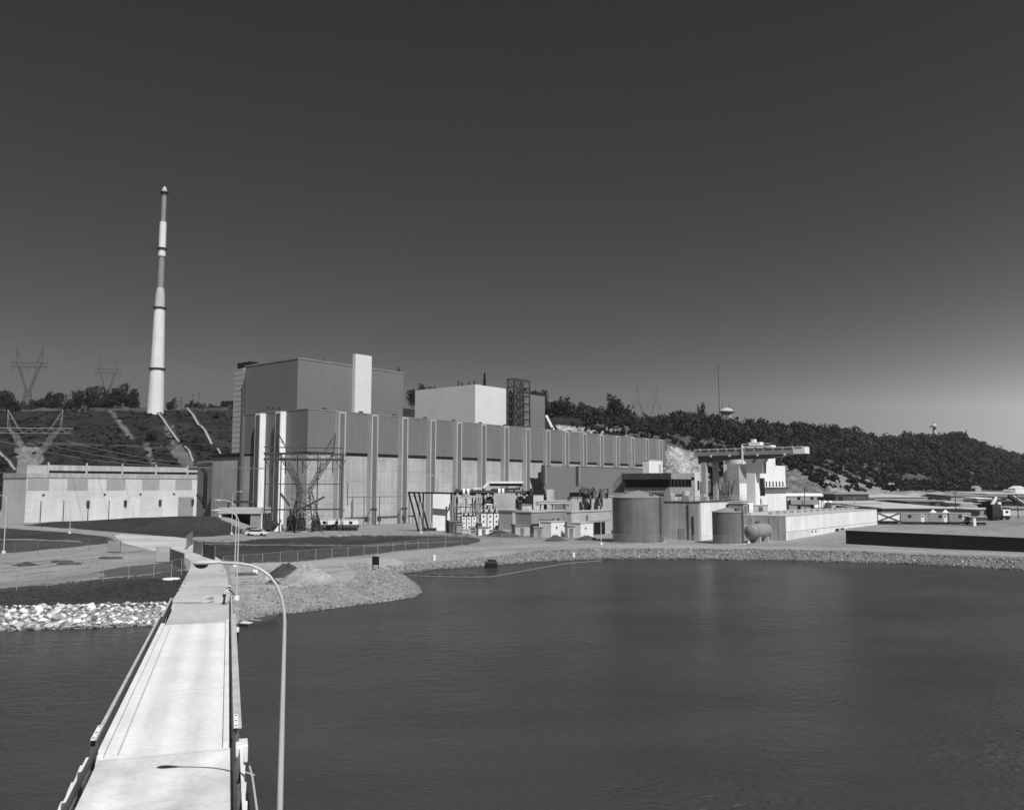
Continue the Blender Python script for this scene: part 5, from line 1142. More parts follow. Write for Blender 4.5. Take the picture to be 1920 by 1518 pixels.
# person leaning on the right hand rail
pp_ = BO + BRX*(-.62) + BRY*45.6; pp_.z = -.015
pe_ = thing('person', 'person in white shirt and cap leaning over the right bridge rail', 'person', pp_, BR)
def skin_mesh(name, pts, edges, rad, mat, parent, sub=2):
    me = bpy.data.meshes.new(name); me.from_pydata([tuple(p) for p in pts], edges, []); o = bpy.data.objects.new(name, me); COL.objects.link(o); o.parent = parent
    md = o.modifiers.new('skin', 'SKIN'); md.use_smooth_shade = True
    if not me.skin_vertices: me.skin_vertices.new()if hasattr(me.skin_vertices, 'new') else None
    sv = me.skin_vertices[0].data
    for i, r in enumerate(rad): sv[i].radius = (r, r)
    sv[0].use_root = True
    s = o.modifiers.new('sub', 'SUBSURF'); s.levels = sub; s.render_levels = sub; me.materials.append(M[mat]); return o
J = dict(pelvis=(0,0,.95), belly=(.08,0,1.10), chest=(.22,0,1.30), neck=(.33,0,1.45), head0=(.38,0,1.53), head1=(.43,0,1.66),
    hipL=(0,.10,.90), kneeL=(.05,.12,.48), ankL=(-.02,.13,.09), toeL=(.16,.14,.04), hipR=(0,-.10,.90), kneeR=(-.02,-.13,.48), ankR=(-.16,-.14,.09), toeR=(.03,-.15,.04),
    shL=(.24,.19,1.36), elL=(.38,.26,1.10), wrL=(.58,.20,.92), shR=(.24,-.19,1.36), elR=(.40,-.26,1.10), wrR=(.60,-.18,.92))
names = list(J); pts = [Vector(J[k]) for k in names]; ix = {k: i for i, k in enumerate(names)}
R_ = dict(pelvis=.13, belly=.115, chest=.13, neck=.055, head0=.075, head1=.09, hipL=.085, kneeL=.058, ankL=.04, toeL=.035, hipR=.085, kneeR=.058, ankR=.04, toeR=.035, shL=.055, elL=.042, wrL=.028, shR=.055, elR=.042, wrR=.028)
rad = [R_[k] for k in names]
ed = [(ix[a], ix[b]) for a, b in (('pelvis','belly'),('belly','chest'),('chest','neck'),('neck','head0'),('head0','head1'),('pelvis','hipL'),('hipL','kneeL'),('kneeL','ankL'),('ankL','toeL'),('pelvis','hipR'),('hipR','kneeR'),('kneeR','ankR'),('ankR','toeR'),('chest','shL'),('shL','elL'),('elL','wrL'),('chest','shR'),('shR','elR'),('elR','wrR'))]
for sd in 'LR':     # palm, four fingers curled over the rail and a thumb from the side of the palm
    w = pts[ix['wr'+sd]]; sg_ = 1 if sd == 'L' else -1
    pts.append(w + Vector((.07,0,-.005))); rad.append(.026); pm = len(pts)-1; ed.append((ix['wr'+sd], pm))
    for f, ll in zip((-.03,-.01,.01,.03), (.06,.072,.068,.052)):
        pts.append(pts[pm] + Vector((.045,f,0))); rad.append(.009); a = len(pts)-1; ed.append((pm, a))
        pts.append(pts[a] + Vector((ll*.6,f*.2,-ll*.5))); rad.append(.0075); ed.append((a, len(pts)-1))
    pts.append(w + Vector((.05,-.04*sg_,.0))); rad.append(.011); ed.append((ix['wr'+sd], len(pts)-1)); pts.append(w + Vector((.09,-.055*sg_,-.02))); rad.append(.009); ed.append((len(pts)-2, len(pts)-1))
body = skin_mesh('body', pts, ed, rad, 'skin', pe_)
def cloth(name, keys, edges, grow, mat): 
    k = {n: i for i, n in enumerate(keys)}; skin_mesh(name, [J[n] for n in keys], [(k[a], k[b]) for a, b in edges], [R_[n] + grow for n in keys], mat, pe_)
cloth('shirt', ['chest','belly','shL','elL','shR','elR','pelvis'], [('chest','belly'),('belly','pelvis'),('chest','shL'),('shL','elL'),('chest','shR'),('shR','elR')], .028, 'shirt')
cloth('trousers', ['pelvis','hipL','kneeL','ankL','hipR','kneeR','ankR'], [('pelvis','hipL'),('hipL','kneeL'),('kneeL','ankL'),('pelvis','hipR'),('hipR','kneeR'),('kneeR','ankR')], .022, 'trousers')
m = MB(); m.lathe([(.115,0),(.118,.05),(.09,.1),(.02,.125)], 16, (.41,0,1.69)); m.box(.48,.62,-.08,.08,1.69,1.705); m.build('cap', 'shirt', pe_, smooth=True)
m = MB(); m.lathe([(.06,-.1),(.10,-.05),(.108,.02),(.1,.04)], 14, (.385,0,1.655)); m.build('hair', 'hair', pe_, smooth=True)
m = MB(); m.add([(.515,-.015,1.60),(.515,.015,1.60),(.545,0,1.598),(.52,0,1.64)], [(0,1,2),(1,3,2),(3,0,2)]); m.build('nose', 'skin', pe_)
m = MB(); [m.lathe([(.012,.0),(.012,.006)], 8, (.517,y,1.64)) for y in (-.035,.035)]; m.build('eyes', 'hair', pe_)
for x, y in ((-.14,-.14),(.01,.13)): B(x-.04,x+.26,y-.06,y+.06,-.0,.1).build('shoe', 'black', pe_, bevel=.03)
SKY_A, HAZE_L, HAZE_R = .335, 3.5, 52.
# ------------------------------------------------------------------ vegetation
def crown_np(N, R, Hc, leaf, lobes, rg, cone=False):
    """a cloud of leaf clumps set through the volume of an uneven crown; base at z = 0"""
    L_ = rg.normal(size=(lobes, 3)); L_ /= np.linalg.norm(L_, axis=1)[:, None]
    L_ = L_ * rg.uniform(.25, .75, (lobes, 1)) * np.array([R, R, Hc/2]); lr = rg.uniform(.38, .66, lobes) * min(R, Hc/2)
    k = rg.integers(0, lobes, N); d = rg.normal(size=(N, 3)); d /= np.linalg.norm(d, axis=1)[:, None]
    P = L_[k] + d * lr[k][:, None] * (rg.random((N, 1)) ** .22)
    P[:, 2] += Hc / 2
    if cone:
        z = rg.random(N) ** 1.3; a = rg.random(N) * 2*pi; r = R * (1 - z) * (.45 + .55 * rg.random(N)) * (1 + .25*np.sin(z*40)); P = np.stack([r*np.cos(a), r*np.sin(a), z*Hc], 1); d = np.stack([np.cos(a), np.sin(a), .5+0*a], 1)
    nrm = d + rg.normal(size=(N, 3)) * .3; nrm /= np.linalg.norm(nrm, axis=1)[:, None]
    u = np.cross(nrm, rg.normal(size=(N, 3))); u /= np.linalg.norm(u, axis=1)[:, None]; v = np.cross(nrm, u)
    s = leaf * rg.uniform(.55, 1.3, (N, 1))
    V = np.stack([P - u*s*.5 - v*s*.35, P + u*s*.45 - v*s*.45, P + u*s*.5 + v*s*.4, P - u*s*.35 + v*s*.5], 1).reshape(-1, 3)
    return V, np.arange(N*4).reshape(N, 4)
def crown_obj(N, R, Hc, leaf, lobes, seed, mat, cone=False):
    V, Fc = crown_np(N, R, Hc, leaf, lobes, np.random.default_rng(seed), cone); V[:, 2] += 0
    me = bigmesh('crown', V, Fc); me.materials.append(M[mat]); o = bpy.data.objects.new('crown', me); COL.objects.link(o); return o
def make_tree(name, seed, cone=False, loose=False):
    t = thing(name, 'tree', 'tree', (0,0,0))
    th_ = .12 if cone else (.34 if loose else .16)          # height of the crown's foot; the tree is 1 unit x 10
    c = crown_obj(900 if not loose else 420, 2.2 if cone else 4.6, 10*(1-th_)*(1 if cone else .96), .62, 14, seed, 'leaf', cone); c.location.z = 10*th_; c.parent = t
    m = MB(); rg = random.Random(seed); m.tube([(0,0,-1),(0.1,0,2),(0,.1,5),(0,0,8)], [.34,.26,.17,.05], 7)
    for k in range(5): a = rg.uniform(0, 6.28); z = rg.uniform(2.4, 5); m.tube([(0,0,z),(1.2*cos(a),1.2*sin(a),z+1.1),(2.6*cos(a),2.6*sin(a),z+2.6)], [.13,.09,.03], 5)
    m.build('trunk', 'bark', t); return t
protos = {'broad': [make_tree('broadleaf_tree', s) for s in (11, 12, 13)], 'cone': [make_tree('conifer_tree', 14, True)], 'loose': [make_tree('broadleaf_tree', 15, loose=True)]}
used = set()
def plant(kind, px, ytop, Y, wpx, label, grp, sink=0.):
    p = ground_at(px, Y); p.z -= sink; h = max(at(px, ytop, Y).z - p.z, 2.); w = wpx / F * Y
    k = random.randrange(len(protos[kind])); pr = protos[kind][k]
    t = copy_tree(pr) if (kind, k) in used else pr; used.add((kind, k))
    t.location = p; t.rotation_euler = (0, 0, random.uniform(0, 6.28)); bw = 4.4 if kind == 'cone' else 9.6
    t.scale = (w / bw, w / bw, h / 10.); tag(t, label, 'tree', grp); return t
ORD = ['first','second','third','fourth','fifth','sixth','seventh','eighth','ninth','tenth','eleventh','twelfth','thirteenth','fourteenth']
random.seed(5)
for i, (px, yt, w, Y) in enumerate(((-2,722,34,520),(74,740,34,520),(98,727,46,520),(134,723,36,525),(163,716,44,530),(190,719,34,535),(218,712,44,515),(238,722,36,515))):
    plant('broad', px, yt, Y, w, f'dark rounded tree on the hilltop left of the chimney, {ORD[i]} from the left', 'trees on the left hilltop')
for i, (px, yt, w, Y) in enumerate(((15,740,30,492),(66,745,32,490),(95,744,24,490),(121,744,24,490),(181,745,32,488),(205,742,40,488),(247,744,26,500))):
    plant('broad', px, yt, Y, w, f'low dark bushy tree at the embankment edge, {ORD[i]} from the left', 'bushy trees on the embankment edge', 1.5)
for i, (px, yt, w, Y) in enumerate(((45,744,24,620),(30,746,26,630),(316,744,24,520),(352,748,26,520),(368,751,24,520),(394,755,24,510),(420,748,26,500),(437,744,26,500))):
    plant('broad', px, yt, Y, w, (f'low distant tree behind the hilltop pylon at far left, {ORD[i]} of two' if i < 2 else f'small dark tree right of the chimney, {ORD[i-2]} from the left'), 'trees beside the chimney', 1.)
for i, (px, yt, w, Y) in enumerate(((772,722,26,490),(793,713,34,490),(812,722,26,495),(836,722,26,500),(858,725,26,500),(879,724,22,505),(896,722,22,505),(926,720,26,505),(944,721,24,505),(968,724,28,505),(988,721,26,505),(1003,723,24,505),(1018,724,24,505))):
    plant('broad', px, yt, Y, w, f'dark tree rising behind the two reactor blocks, {ORD[i]} from the left', 'trees behind the reactor blocks')
plant('cone', 908, 701, 500, 22, 'pointed dark conifer above the white clad reactor block roof', None)
plant('loose', 1316, 752, 640, 27, 'lone airy tree standing above the ridge left of the water tower', None)
plant('broad', 1152, 734, 505, 40, 'dark leaning tree at the end of the high wood above the turbine hall', None)
plant('broad', 1342, 768, 640, 20, 'dark tree just left of the water tower', None); plant('broad', 1283, 775, 640, 16, 'small dark tree on the ridge left of the lone airy tree', None)
def shrub(px, py, w, h, label, grp='shrubs on the bank', y0=200, mat='leaf_scrub'):
    p = hit(px, py, y0); s = w / F * p.y
    o = crown_obj(160, s*.5, max(h / F * p.y, .8), s*.22, 6, int(px), mat); o.name = 'shrub'; o.location = p - Vector((0,0,.3)); return tag(o, label, 'shrub', grp)
for px, py, w, h, lab in ((285,826,22,20,'round dark shrub beside the concrete chute below the chimney'),(364,831,12,11,'small dark shrub between the two concrete chutes'),(326,872,18,14,'dark shrub just above the pump house penthouse right end'),(272,868,14,9,'low dark shrub above the middle of the pump house'),
        (143,806,14,8,'dark low shrub high on the left embankment'),(410,872,14,12,'dark shrub behind the end annex roof'),(64,851,8,6,'tiny dark shrub on the bare patch behind the pale pylon'),(404,786,16,12,'dark shrub on the embankment left of the vent shaft')):
    shrub(px, py, w, h, lab)
for i, (px, py, w, h) in enumerate(((1180,800,24,12),(1205,808,20,10),(1228,816,22,12),(1165,792,22,10),(1366,890,16,10),(1390,884,14,10),(1486,884,16,10),(1514,890,14,10),(1497,872,18,10),(1530,905,16,10),(1563,903,22,12),(1600,908,26,14),(1632,916,24,12),(1664,919,22,10),(1700,919,18,9),(1765,921,22,11),(1810,921,20,9))):
    shrub(px, py, w, h, f'dark scrub bush on the bare hillside right of the reactor blocks, {ORD[i] if i < 14 else ["fifteenth","sixteenth","seventeenth"][i-14]} from the left' if False else ('dark scrub bush on the open hillside above the turbine hall, ' + ORD[i] + ' listed by height' if False else ('dark scrub bush above the right end of the turbine hall roof, one of four' if i < 4 else 'dark scrub bush on the bare slope between crane and sheds')), 'scrub bushes above the hall' if i < 4 else 'scrub bushes on the right slope', 330)

# far wood on the bluff: reads as one mass
rg = np.random.default_rng(21)
TPL = [crown_np(150, 4.4, 8.6, 1.15, 8, np.random.default_rng(100 + k))[0] for k in range(7)]
edge = [(1010,484,640),(1100,492,640),(1165,506,600),(1215,530,660),(1260,482,700),(1300,452,740),(1350,470,800),(1400,478,850),(1480,530,900),(1540,560,900),(1600,600,900),(1650,625,940),(1700,630,980),(1750,640,1020),(1800,680,1060),(1860,730,1160),(1920,830,1260),(1990,900,1400)]
ex = np.array([(e[0]-CX)/F for e in edge]); e0 = np.array([e[1] for e in edge]); e1 = np.array([e[2] for e in edge])
n = 26000; Yc = rg.uniform(440, 1400, n); uc = rg.uniform(ex[0], ex[-1], n)
lo = np.interp(uc, ex, e0) - 14 + vnoise(uc*Yc, Yc, 30, 31)*70 + vnoise(uc*Yc, Yc, 11, 32)*26; hi = np.interp(uc, ex, e1)
ok = (Yc > lo) & (Yc < hi) & (rg.random(n) < np.clip(Yc / 900., .3, 1))
Xc, Yc = (uc*Yc)[ok], Yc[ok]
cell = {}; keep = []
for i in range(len(Xc)):       # no two crowns closer than about 5.5 m
    a = (int(Xc[i]//5.5), int(Yc[i]//5.5))
    if a in cell: continue
    cell[a] = 1; keep.append(i)
Xc, Yc = Xc[keep], Yc[keep]; Zc = height_np(Xc, Yc); NT = len(Xc)
near = np.clip((Yc - np.interp(Xc/Yc, ex, e0)) / 60., .15, 1.)
sc = rg.uniform(.6, 1.4, NT) * (.55 + .45*near); hs = sc * rg.uniform(.8, 1.3, NT); an = rg.random(NT)*6.28; tp = rg.integers(0, len(TPL), NT)
AV = []
for i in range(NT):
    V = TPL[tp[i]]; c_, s_ = cos(an[i]), sin(an[i])
    AV.append(np.stack([(V[:,0]*c_ - V[:,1]*s_)*sc[i] + Xc[i], (V[:,0]*s_ + V[:,1]*c_)*sc[i] + Yc[i], V[:,2]*hs[i] + Zc[i] + 2.2*sc[i]*near[i]], 1))
AV = np.concatenate(AV); me = bigmesh('forest', AV, np.arange(len(AV)).reshape(-1, 4)); me.materials.append(M['leaf_wood'])
at_ = me.attributes.new('tone', 'FLOAT', 'FACE'); at_.data.foreach_set('value', np.repeat(rg.uniform(.6, 1.7, NT), 150).astype(np.float32)); print('trees in wood', NT)
fo = bpy.data.objects.new('forest', me); COL.objects.link(fo); fo['kind'] = 'stuff'; fo['label'] = 'dense dark summer wood covering the bluff behind the plant'; fo['category'] = 'wood'

# scrub: waist to head high growth in patches over the bare slopes
rg = np.random.default_rng(77); n = 15000; uc = rg.uniform((1035-CX)/F, (1960-CX)/F, n); Yc = rg.uniform(400, 800, n); Xc = uc*Yc; Zc = height_np(Xc, Yc)
ok = (Zc > 8.2) & (Yc < np.interp(uc, ex, e0) + 30) & (vnoise(Xc, Yc, 26, 51) + .8*vnoise(Xc, Yc, 9, 52) > np.where(uc < .2, .10, .02)) & (np.where(uc < .24, Zc > 27, True))
Xc, Yc, Zc = Xc[ok], Yc[ok], Zc[ok]; ST = [crown_np(34, 2.1, 2.6, 1.1, 6, np.random.default_rng(400 + k))[0] for k in range(5)]; AV = []
for i in range(len(Xc)):
    V = ST[rg.integers(5)]; k = rg.uniform(.35, 1.15); a = rg.random()*6.28; c_, s_ = cos(a), sin(a)
    AV.append(np.stack([(V[:,0]*c_ - V[:,1]*s_)*k + Xc[i], (V[:,0]*s_ + V[:,1]*c_)*k + Yc[i], V[:,2]*k*rg.uniform(.8,1.6) + Zc[i] - .2], 1))
n = 2600; uc = rg.uniform((-40-CX)/F, (450-CX)/F, n); Yc = rg.uniform(316, 474, n); Xc = uc*Yc; Zc = height_np(Xc, Yc); ok = vnoise(Xc, Yc, 17, 61) + .8*vnoise(Xc, Yc, 5, 62) > .02; Xc, Yc, Zc = Xc[ok], Yc[ok], Zc[ok]
for i in range(len(Xc)):
    V = ST[rg.integers(5)]; k = rg.uniform(.18, .5); a = rg.random()*6.28; c_, s_ = cos(a), sin(a)
    AV.append(np.stack([(V[:,0]*c_ - V[:,1]*s_)*k*1.5 + Xc[i], (V[:,0]*s_ + V[:,1]*c_)*k*1.5 + Yc[i], V[:,2]*k*rg.uniform(.5,1.) + Zc[i] - .15], 1))
AV = np.concatenate(AV); me = bigmesh('scrub', AV, np.arange(len(AV)).reshape(-1, 4)); me.materials.append(M['leaf_scrub'])
so_ = bpy.data.objects.new('scrub', me); COL.objects.link(so_); so_['kind'] = 'stuff'; so_['label'] = 'patchy dark scrub and rough growth over the open hillsides'; so_['category'] = 'scrub'

# rough grass: tufts standing above the mown level
GP = [[(-60,1110),(0,1103),(150,1090),(260,1080),(345,1066),(352,1090),(328,1122),(312,1132),(150,1136),(-60,1142)], [(360,1014),(430,1016),(500,1009),(640,1004),(760,1002),(880,1006),(905,1011),(890,1019),(780,1030),(680,1040),(560,1052),(470,1056),(420,1050),(372,1034)],
      [(-40,990),(60,993),(140,999),(200,1006),(212,1018),(140,1026),(0,1038),(-40,1044)], [(60,984),(110,977),(180,971),(390,962),(450,990),(470,996),(415,1004),(340,1007),(260,1000),(140,990)]]
rg = np.random.default_rng(91); AV = []
for poly, n in zip(GP[:3], (1500, 1300, 500)):
    xs = [p[0] for p in poly]; ys_ = [p[1] for p in poly]; a = rg.uniform(min(xs), max(xs), n*2); b = rg.uniform(min(ys_), max(ys_), n*2); k = inside_np(a, b, poly)
    gg = [G(px, py) for px, py in zip(a[k][:n], b[k][:n])]; zg = height_np(np.array([g.x for g in gg]), np.array([g.y for g in gg]))
    for g, z_ in zip(gg, zg):
        g.z = z_; V = ST[rg.integers(5)]; s_ = rg.uniform(.02, .055); t = rg.random()*6.28; c_, q_ = cos(t), sin(t)
        AV.append(np.stack([(V[:,0]*c_ - V[:,1]*q_)*s_*1.7 + g.x, (V[:,0]*q_ + V[:,1]*c_)*s_*1.7 + g.y, V[:,2]*s_ + g.z - .03], 1))
AV = np.concatenate(AV); me = bigmesh('grass', AV, np.arange(len(AV)).reshape(-1, 4)); me.materials.append(M['leaf_grass'])
go_ = bpy.data.objects.new('grass', me); COL.objects.link(go_); go_['kind'] = 'stuff'; go_['label'] = 'rough tufted grass on the slopes and verges'; go_['category'] = 'grass'

# stones of the banks
def rock_np(rg, n1=1):
    bm = bmesh.new(); bmesh.ops.create_icosphere(bm, subdivisions=n1, radius=1.)
    V = np.array([v.co[:] for v in bm.verts]); Fc = np.array([[v.index for v in f.verts] for f in bm.faces]); bm.free()
    for _ in range(5):     # chip flat facets off
        d = rg.normal(size=3); d /= np.linalg.norm(d); h = rg.uniform(.45, .8); q = V @ d; V = V - np.outer(np.maximum(q - h, 0), d)
    return V * np.array([1, rg.uniform(.65,.95), rg.uniform(.55,.85)]), Fc
RK = []
for k in range(7):
    V, Fc = rock_np(np.random.default_rng(200+k), 2); me = bpy.data.meshes.new('boulder'); me.from_pydata(V.tolist(), [], Fc.tolist()); me.materials.append(M['rock']); RK.append(me)
rg = np.random.default_rng(33); random.seed(8); cnt = 0; placed = []
def bank_point(px0, px1, t):
    px = random.uniform(px0, px1); xs = [s[0] for s in SHORE[:9]]; py = float(np.interp(px, xs, [s[1] for s in SHORE[:9]])); g0 = G(px, py, WATER)
    return g0.x, g0.y + t, px
tries = 0
while cnt < 230 and tries < 6000:
    tries += 1; t = random.uniform(-.5, 3.0); x, y, px = bank_point(-25, 300, t)
    big = 1.0 if px < 150 else (.62 if px < 260 else .5)
    r = random.uniform(.22, .62) * big * (1.25 if t < .8 else .85)
    if any((x-a)**2 + (y-b)**2 < (.62*(r+c))**2 for a, b, c in placed): continue
    placed.append((x, y, r)); o = bpy.data.objects.new('boulder', random.choice(RK)); COL.objects.link(o)
    o.location = (x, y, hz(x, y) + r*.12); o.scale = (r*random.uniform(.9,1.4), r, r*random.uniform(.8,1.15)); o.rotation_euler = (random.uniform(-.5,.5), random.uniform(-.5,.5), random.uniform(0,6.28))
    tag(o, 'pale angular boulder in the riprap bank left of the bridge', 'boulder', 'riprap boulders left of the bridge'); cnt += 1
def stones(name, N, sampler, r0, r1, mat, label, seed):
    rg = np.random.default_rng(seed); T = [rock_np(np.random.default_rng(300+k), 1) for k in range(5)]; AV = []; AF = []; off = 0
    P = sampler(rg, N); Z = height_np(P[:,0], P[:,1])
    for i in range(len(P)):
        V, Fc = T[rg.integers(5)]; r = rg.uniform(r0, r1) * (1 + 1.2*(rg.random() > .97)); a = rg.random()*6.28; c_, s_ = cos(a), sin(a)
        AV.append(np.stack([(V[:,0]*c_-V[:,1]*s_)*r + P[i,0], (V[:,0]*s_+V[:,1]*c_)*r + P[i,1], V[:,2]*r + Z[i] + r*.15], 1)); AF.append(Fc + off); off += len(V)
    me = bigmesh(name, np.concatenate(AV), np.concatenate(AF)); me.materials.append(M[mat]); o = bpy.data.objects.new(name, me); COL.objects.link(o); o['kind'] = 'stuff'; tag(o, label, 'stones')
stmat = gmat('bank_stone', .27, .2, .4, fine=.3, fine_scale=5.); n_ = stmat.node_tree.nodes; l_ = stmat.node_tree.links; b_ = n_['Principled BSDF']
gi = n_.new('ShaderNodeNewGeometry'); mr = n_.new('ShaderNodeMapRange'); pw_ = n_.new('ShaderNodeMath'); pw_.operation = 'POWER'; pw_.inputs[1].default_value = 2.2
l_.new(gi.outputs['Random Per Island'], pw_.inputs[0]); l_.new(pw_.outputs[0], mr.inputs['Value']); mr.inputs['To Min'].default_value = .13; mr.inputs['To Max'].default_value = .42
cb_ = n_.new('ShaderNodeCombineColor'); [l_.new(mr.outputs[0], cb_.inputs[i]) for i in range(3)]; l_.new(cb_.outputs[0], b_.inputs['Base Color']); M['bank_stone'] = stmat; wetline(stmat)
def along(seg, depth):
    S = [(x, y) for x, y, s in SH[seg[0]:seg[1]]]; d = [0.]
    for a, b in zip(S[:-1], S[1:]): d.append(d[-1] + sqrt((b[0]-a[0])**2 + (b[1]-a[1])**2))
    def f(rg, N):
        t = rg.random(N)*d[-1]; x = np.interp(t, d, [s[0] for s in S]); y = np.interp(t, d, [s[1] for s in S]); P = np.stack([x, y], 1)
        k = np.clip(np.searchsorted(d, t) - 1, 0, len(S)-2); A = np.array(S); dv = A[k+1]-A[k]; nv = np.stack([-dv[:,1], dv[:,0]], 1); nv /= np.linalg.norm(nv, axis=1)[:,None]
        return P + nv * (rg.random((N,1)) ** 1.15 * depth[1] + depth[0])
    return f
def right_of(f, px):
    def g(rg, N): P = f(rg, N); return P[proj(P[:,0], P[:,1], 0.)[0] > px]
    return g
stones('riprap_stones', 1500, along((1,7), (-.4, 3.6)), .06, .20, 'bank_stone', 'small stones filling the riprap left of the bridge', 41)
stones('spit_stones', 9500, right_of(along((8,18), (-.3, 8.5)), 448), .03, .10, 'bank_stone', 'grey gravel and cobbles covering the spit slope', 42)
def toe(rg, N):
    P = np.array([G(rg.uniform(448, 600), rg.uniform(1104, 1172), -.9)[:2] for _ in range(N)]); return P[height_np(P[:,0], P[:,1]) > WATER - .1]
stones('toe_stones', 1300, toe, .03, .12, 'bank_stone', 'cobbles at the foot of the spit beside the bridge', 45)
stones('bank_stones', 15000, along((17,28), (-.4, 3.8)), .06, .17, 'bank_stone', 'dumped stone along the far waterside bank', 43)
cs = lambda rg, N: np.stack([rg.uniform(-42, -14, N), rg.uniform(82, 108, N)], 1)
stones('loose_gravel', 900, right_of(cs, 450), .03, .08, 'bank_stone', 'loose gravel scattered over the flat top of the spit', 44)

# hillside chutes
def chute(pxs, w, label, mat='grey', lift=.25):
    P = [hit(a, b, 260) for a, b in pxs]; Q = []
    for a, b in zip(P[:-1], P[1:]):
        for t in np.linspace(0, 1, 9)[:-1 if b is not P[-1] else None]: p = a.lerp(b, t); p.z = max(p.z, hz(p.x, p.y)) + lift; Q.append(p)
    o = Q[0].copy(); t = thing('drainage_chute', label, 'chute', o)
    for sg, nm in ((0,'bed'),(-1,'side_shade')):  # dark strip along one edge is the shadow line of the chute, done in colour
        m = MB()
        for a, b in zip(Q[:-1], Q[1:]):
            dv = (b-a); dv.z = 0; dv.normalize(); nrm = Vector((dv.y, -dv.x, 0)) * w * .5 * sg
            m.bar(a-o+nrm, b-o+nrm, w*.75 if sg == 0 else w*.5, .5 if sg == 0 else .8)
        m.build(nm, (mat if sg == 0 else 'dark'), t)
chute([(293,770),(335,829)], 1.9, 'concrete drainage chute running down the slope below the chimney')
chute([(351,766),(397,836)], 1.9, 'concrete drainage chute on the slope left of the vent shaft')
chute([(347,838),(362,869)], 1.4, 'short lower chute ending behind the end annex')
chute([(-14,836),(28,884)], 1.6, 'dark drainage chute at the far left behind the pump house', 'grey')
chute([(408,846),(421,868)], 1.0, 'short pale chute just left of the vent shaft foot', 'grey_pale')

# water tower, mast, far tower
q = at(1362, 781, 700); g = hz(q.x, 700); wt_ = thing('water_tower', 'white water tower rising from the ridge trees', 'water tower', (q.x, 700, g)); zt = at(1362,768,700).z - g
R0 = 13/F*700
MB().lathe([(.5,zt-4.6),(R0*.6,zt-4.2),(R0*.95,zt-2.4),(R0,zt-1.2),(R0*.85,zt+.3),(R0*.4,zt+1.4),(.1,zt+1.6)], 28).build('tank', 'roof_pale', wt_, smooth=True)
for a in (.5,2.1,3.7,5.3): MB().bar((R0*.8*cos(a),R0*.8*sin(a),-1),(R0*.75*cos(a),R0*.75*sin(a),zt-2.6),.5).build('leg', 'white_wall', wt_)
MB().lathe([(R0+.1,zt-2.3),(R0+.7,zt-2.25),(R0+.7,zt-2.0),(R0+.1,zt-1.95)], 28).build('walkway', 'charcoal', wt_)
MB().bar((0,0,zt-4),(0,0,-1),1.0).build('riser', 'white_wall', wt_)
m = MB(); m.bar((-3.,0,zt),(-3.,0,zt+6.5),.35); m.bar((2.5,0,zt),(2.5,0,zt+5.),.25); m.bar((4.5,0,zt-2.4),(9,0,zt-2.8),.3); m.build('aerials', 'steel_dark', wt_)
mp = at(1349, 778, 690); g = hz(mp.x, 690); zt = at(1349, 684, 690).z - g
ma = thing('radio_mast', 'very thin guyed radio mast left of the white water tower', 'mast', (mp.x, 690, g))
MB().tube([(0,0,-1),(0,0,zt)], [.36,.26], 6).build('shaft', 'steel_dark', ma)
m = MB()
for a in (0.4,2.5,4.6):
    for k in (.5,.92): m.tube([(0,0,zt*k),(26*cos(a),26*sin(a),0)], .035, 4)
m.build('guy_wire', 'steel', ma)
q = at(1752, 806, 930); g = hz(q.x, 930); zt = at(1752,793,930).z - g
ft = thing('lookout_tower', 'tiny pale tower poking above the wooded ridge far right', 'tower', (q.x, 930, g))
MB().lathe([(2.2,-1),(1.6,zt-4.5)], 12).build('base', 'roof_pale', ft); MB().lathe([(1.4,zt-4.5),(4.2,zt-4.3),(4.2,zt-3),(2.,zt-2.4),(1.2,zt-.6),(.4,zt)], 16).build('platform', 'roof_pale', ft); MB().bar((0,0,zt),(0,0,zt+1.8),.6).build('aerial', 'charcoal', ft)

# river haze, one even body of air
hm = bpy.data.materials.new('haze'); hm.use_nodes = True; hn = hm.node_tree.nodes; hm.node_tree.links.clear(); hn.remove(hn['Principled BSDF'])
pv = hn.new('ShaderNodeVolumePrincipled'); pv.inputs['Color'].default_value = (.9, .9, .9, 1); pv.inputs['Density'].default_value = .00006
hm.node_tree.links.new(pv.outputs[0], hn['Material Output'].inputs['Volume'])
hz_o = MB().box(-6200, 7200, -640, 3060, -7, 186).build('haze', hm); hz_o['kind'] = 'stuff'; hz_o['label'] = 'thin summer haze over the river valley'

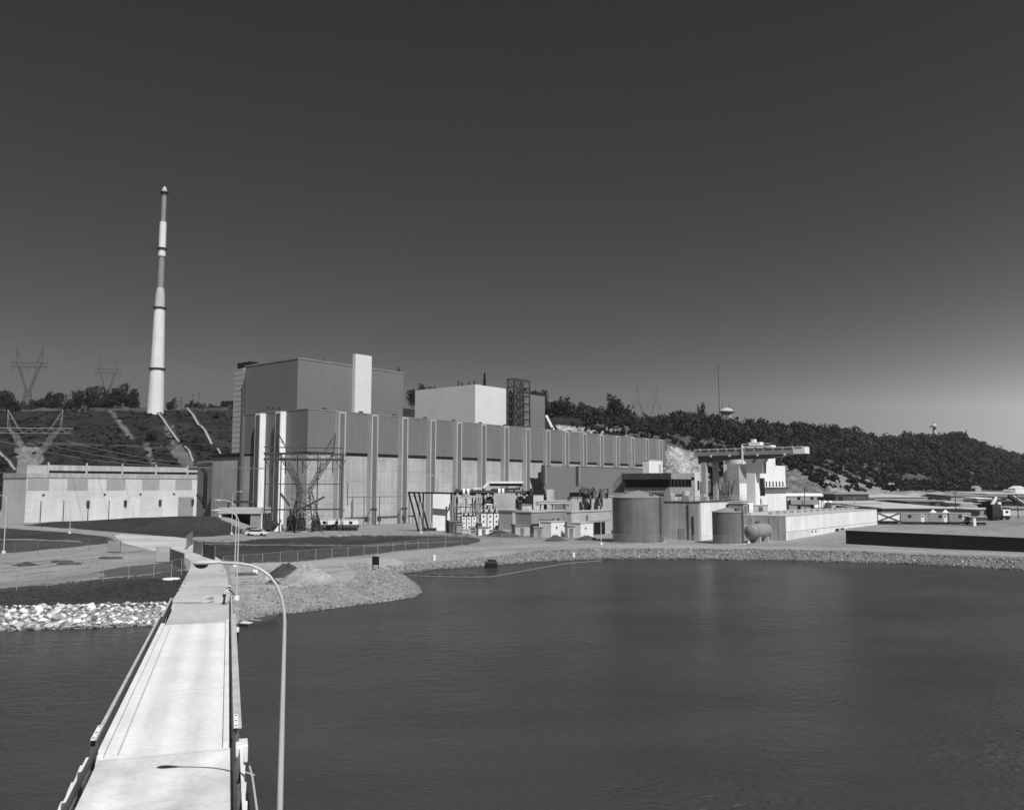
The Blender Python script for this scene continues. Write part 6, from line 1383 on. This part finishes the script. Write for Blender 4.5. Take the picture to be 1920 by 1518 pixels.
# ------------------------------------------------------------------ camera, sky, sun
cam = bpy.data.cameras.new('camera'); co = bpy.data.objects.new('camera', cam); COL.objects.link(co); SC.camera = co
cam.sensor_fit = 'HORIZONTAL'; cam.sensor_width = 36.; cam.lens = 36. * F / 1920.; cam.clip_start = .3; cam.clip_end = 12000
co.location = (0, 0, H); co.rotation_euler = (pi/2 + TH, 0, 0)
el = math.asin(SUN.z); az = atan2(SUN.x, SUN.y)
sl = bpy.data.lights.new('sun', 'SUN'); sl.energy = 4.8; sl.angle = radians(.5); so = bpy.data.objects.new('sun', sl); COL.objects.link(so)
so.rotation_euler = SUN.to_track_quat('Z', 'Y').to_euler()
wd = bpy.data.worlds.new('World'); SC.world = wd; wd.use_nodes = True; n = wd.node_tree.nodes; l = wd.node_tree.links
bg = n['Background']; sk = n.new('ShaderNodeTexSky'); sk.sky_type = 'NISHITA'; sk.sun_disc = False; sk.sun_elevation = el; sk.sun_rotation = az; sk.air_density = 1.; sk.dust_density = 1.2; sk.ozone_density = 1.
# monochrome film behind a red filter: the red record of the sky only
sp = n.new('ShaderNodeSeparateColor'); l.new(sk.outputs[0], sp.inputs[0])
tc = n.new('ShaderNodeTexCoord'); sx_ = n.new('ShaderNodeSeparateXYZ'); l.new(tc.outputs['Generated'], sx_.inputs[0])
# river haze lies thicker downstream (towards +X) and only low in the sky
def wm_(op, a, c, d=None):
    q = n.new('ShaderNodeMath'); q.operation = op
    for i_, x_ in enumerate((a, c, d)):
        if x_ is None: continue
        if isinstance(x_, (int, float)): q.inputs[i_].default_value = x_
        else: l.new(x_, q.inputs[i_])
    return q.outputs[0]
hzr = n.new('ShaderNodeMapRange'); l.new(sx_.outputs['X'], hzr.inputs['Value'])
hzr.inputs['From Min'].default_value = -.6; hzr.inputs['From Max'].default_value = .6; hzr.inputs['To Min'].default_value = 0; hzr.inputs['To Max'].default_value = 1
rear = wm_('MINIMUM', wm_('MAXIMUM', wm_('MULTIPLY_ADD', sx_.outputs['Y'], 1.6, .5), .05), 1.)
hb = wm_('MULTIPLY_ADD', wm_('POWER', hzr.outputs[0], 6.), HAZE_R, HAZE_L)
xr = wm_('MINIMUM', wm_('MULTIPLY', sp.outputs['Red'], .08), .31)
class ml: outputs = [wm_('MULTIPLY', wm_('ADD', wm_('MULTIPLY', xr, SKY_A), wm_('MULTIPLY', wm_('MULTIPLY', wm_('POWER', xr, 4.), hb), rear)), 12.5)]
cb = n.new('ShaderNodeCombineColor'); [l.new(ml.outputs[0], cb.inputs[i]) for i in range(3)]
l.new(cb.outputs[0], bg.inputs['Color']); bg.inputs['Strength'].default_value = .08
vs_ = SC.view_settings; SC.display_settings.display_device = 'sRGB'; vs_.view_transform = 'Standard'; vs_.look = 'None'; vs_.exposure = 0.; vs_.gamma = 1.; vs_.use_curve_mapping = False
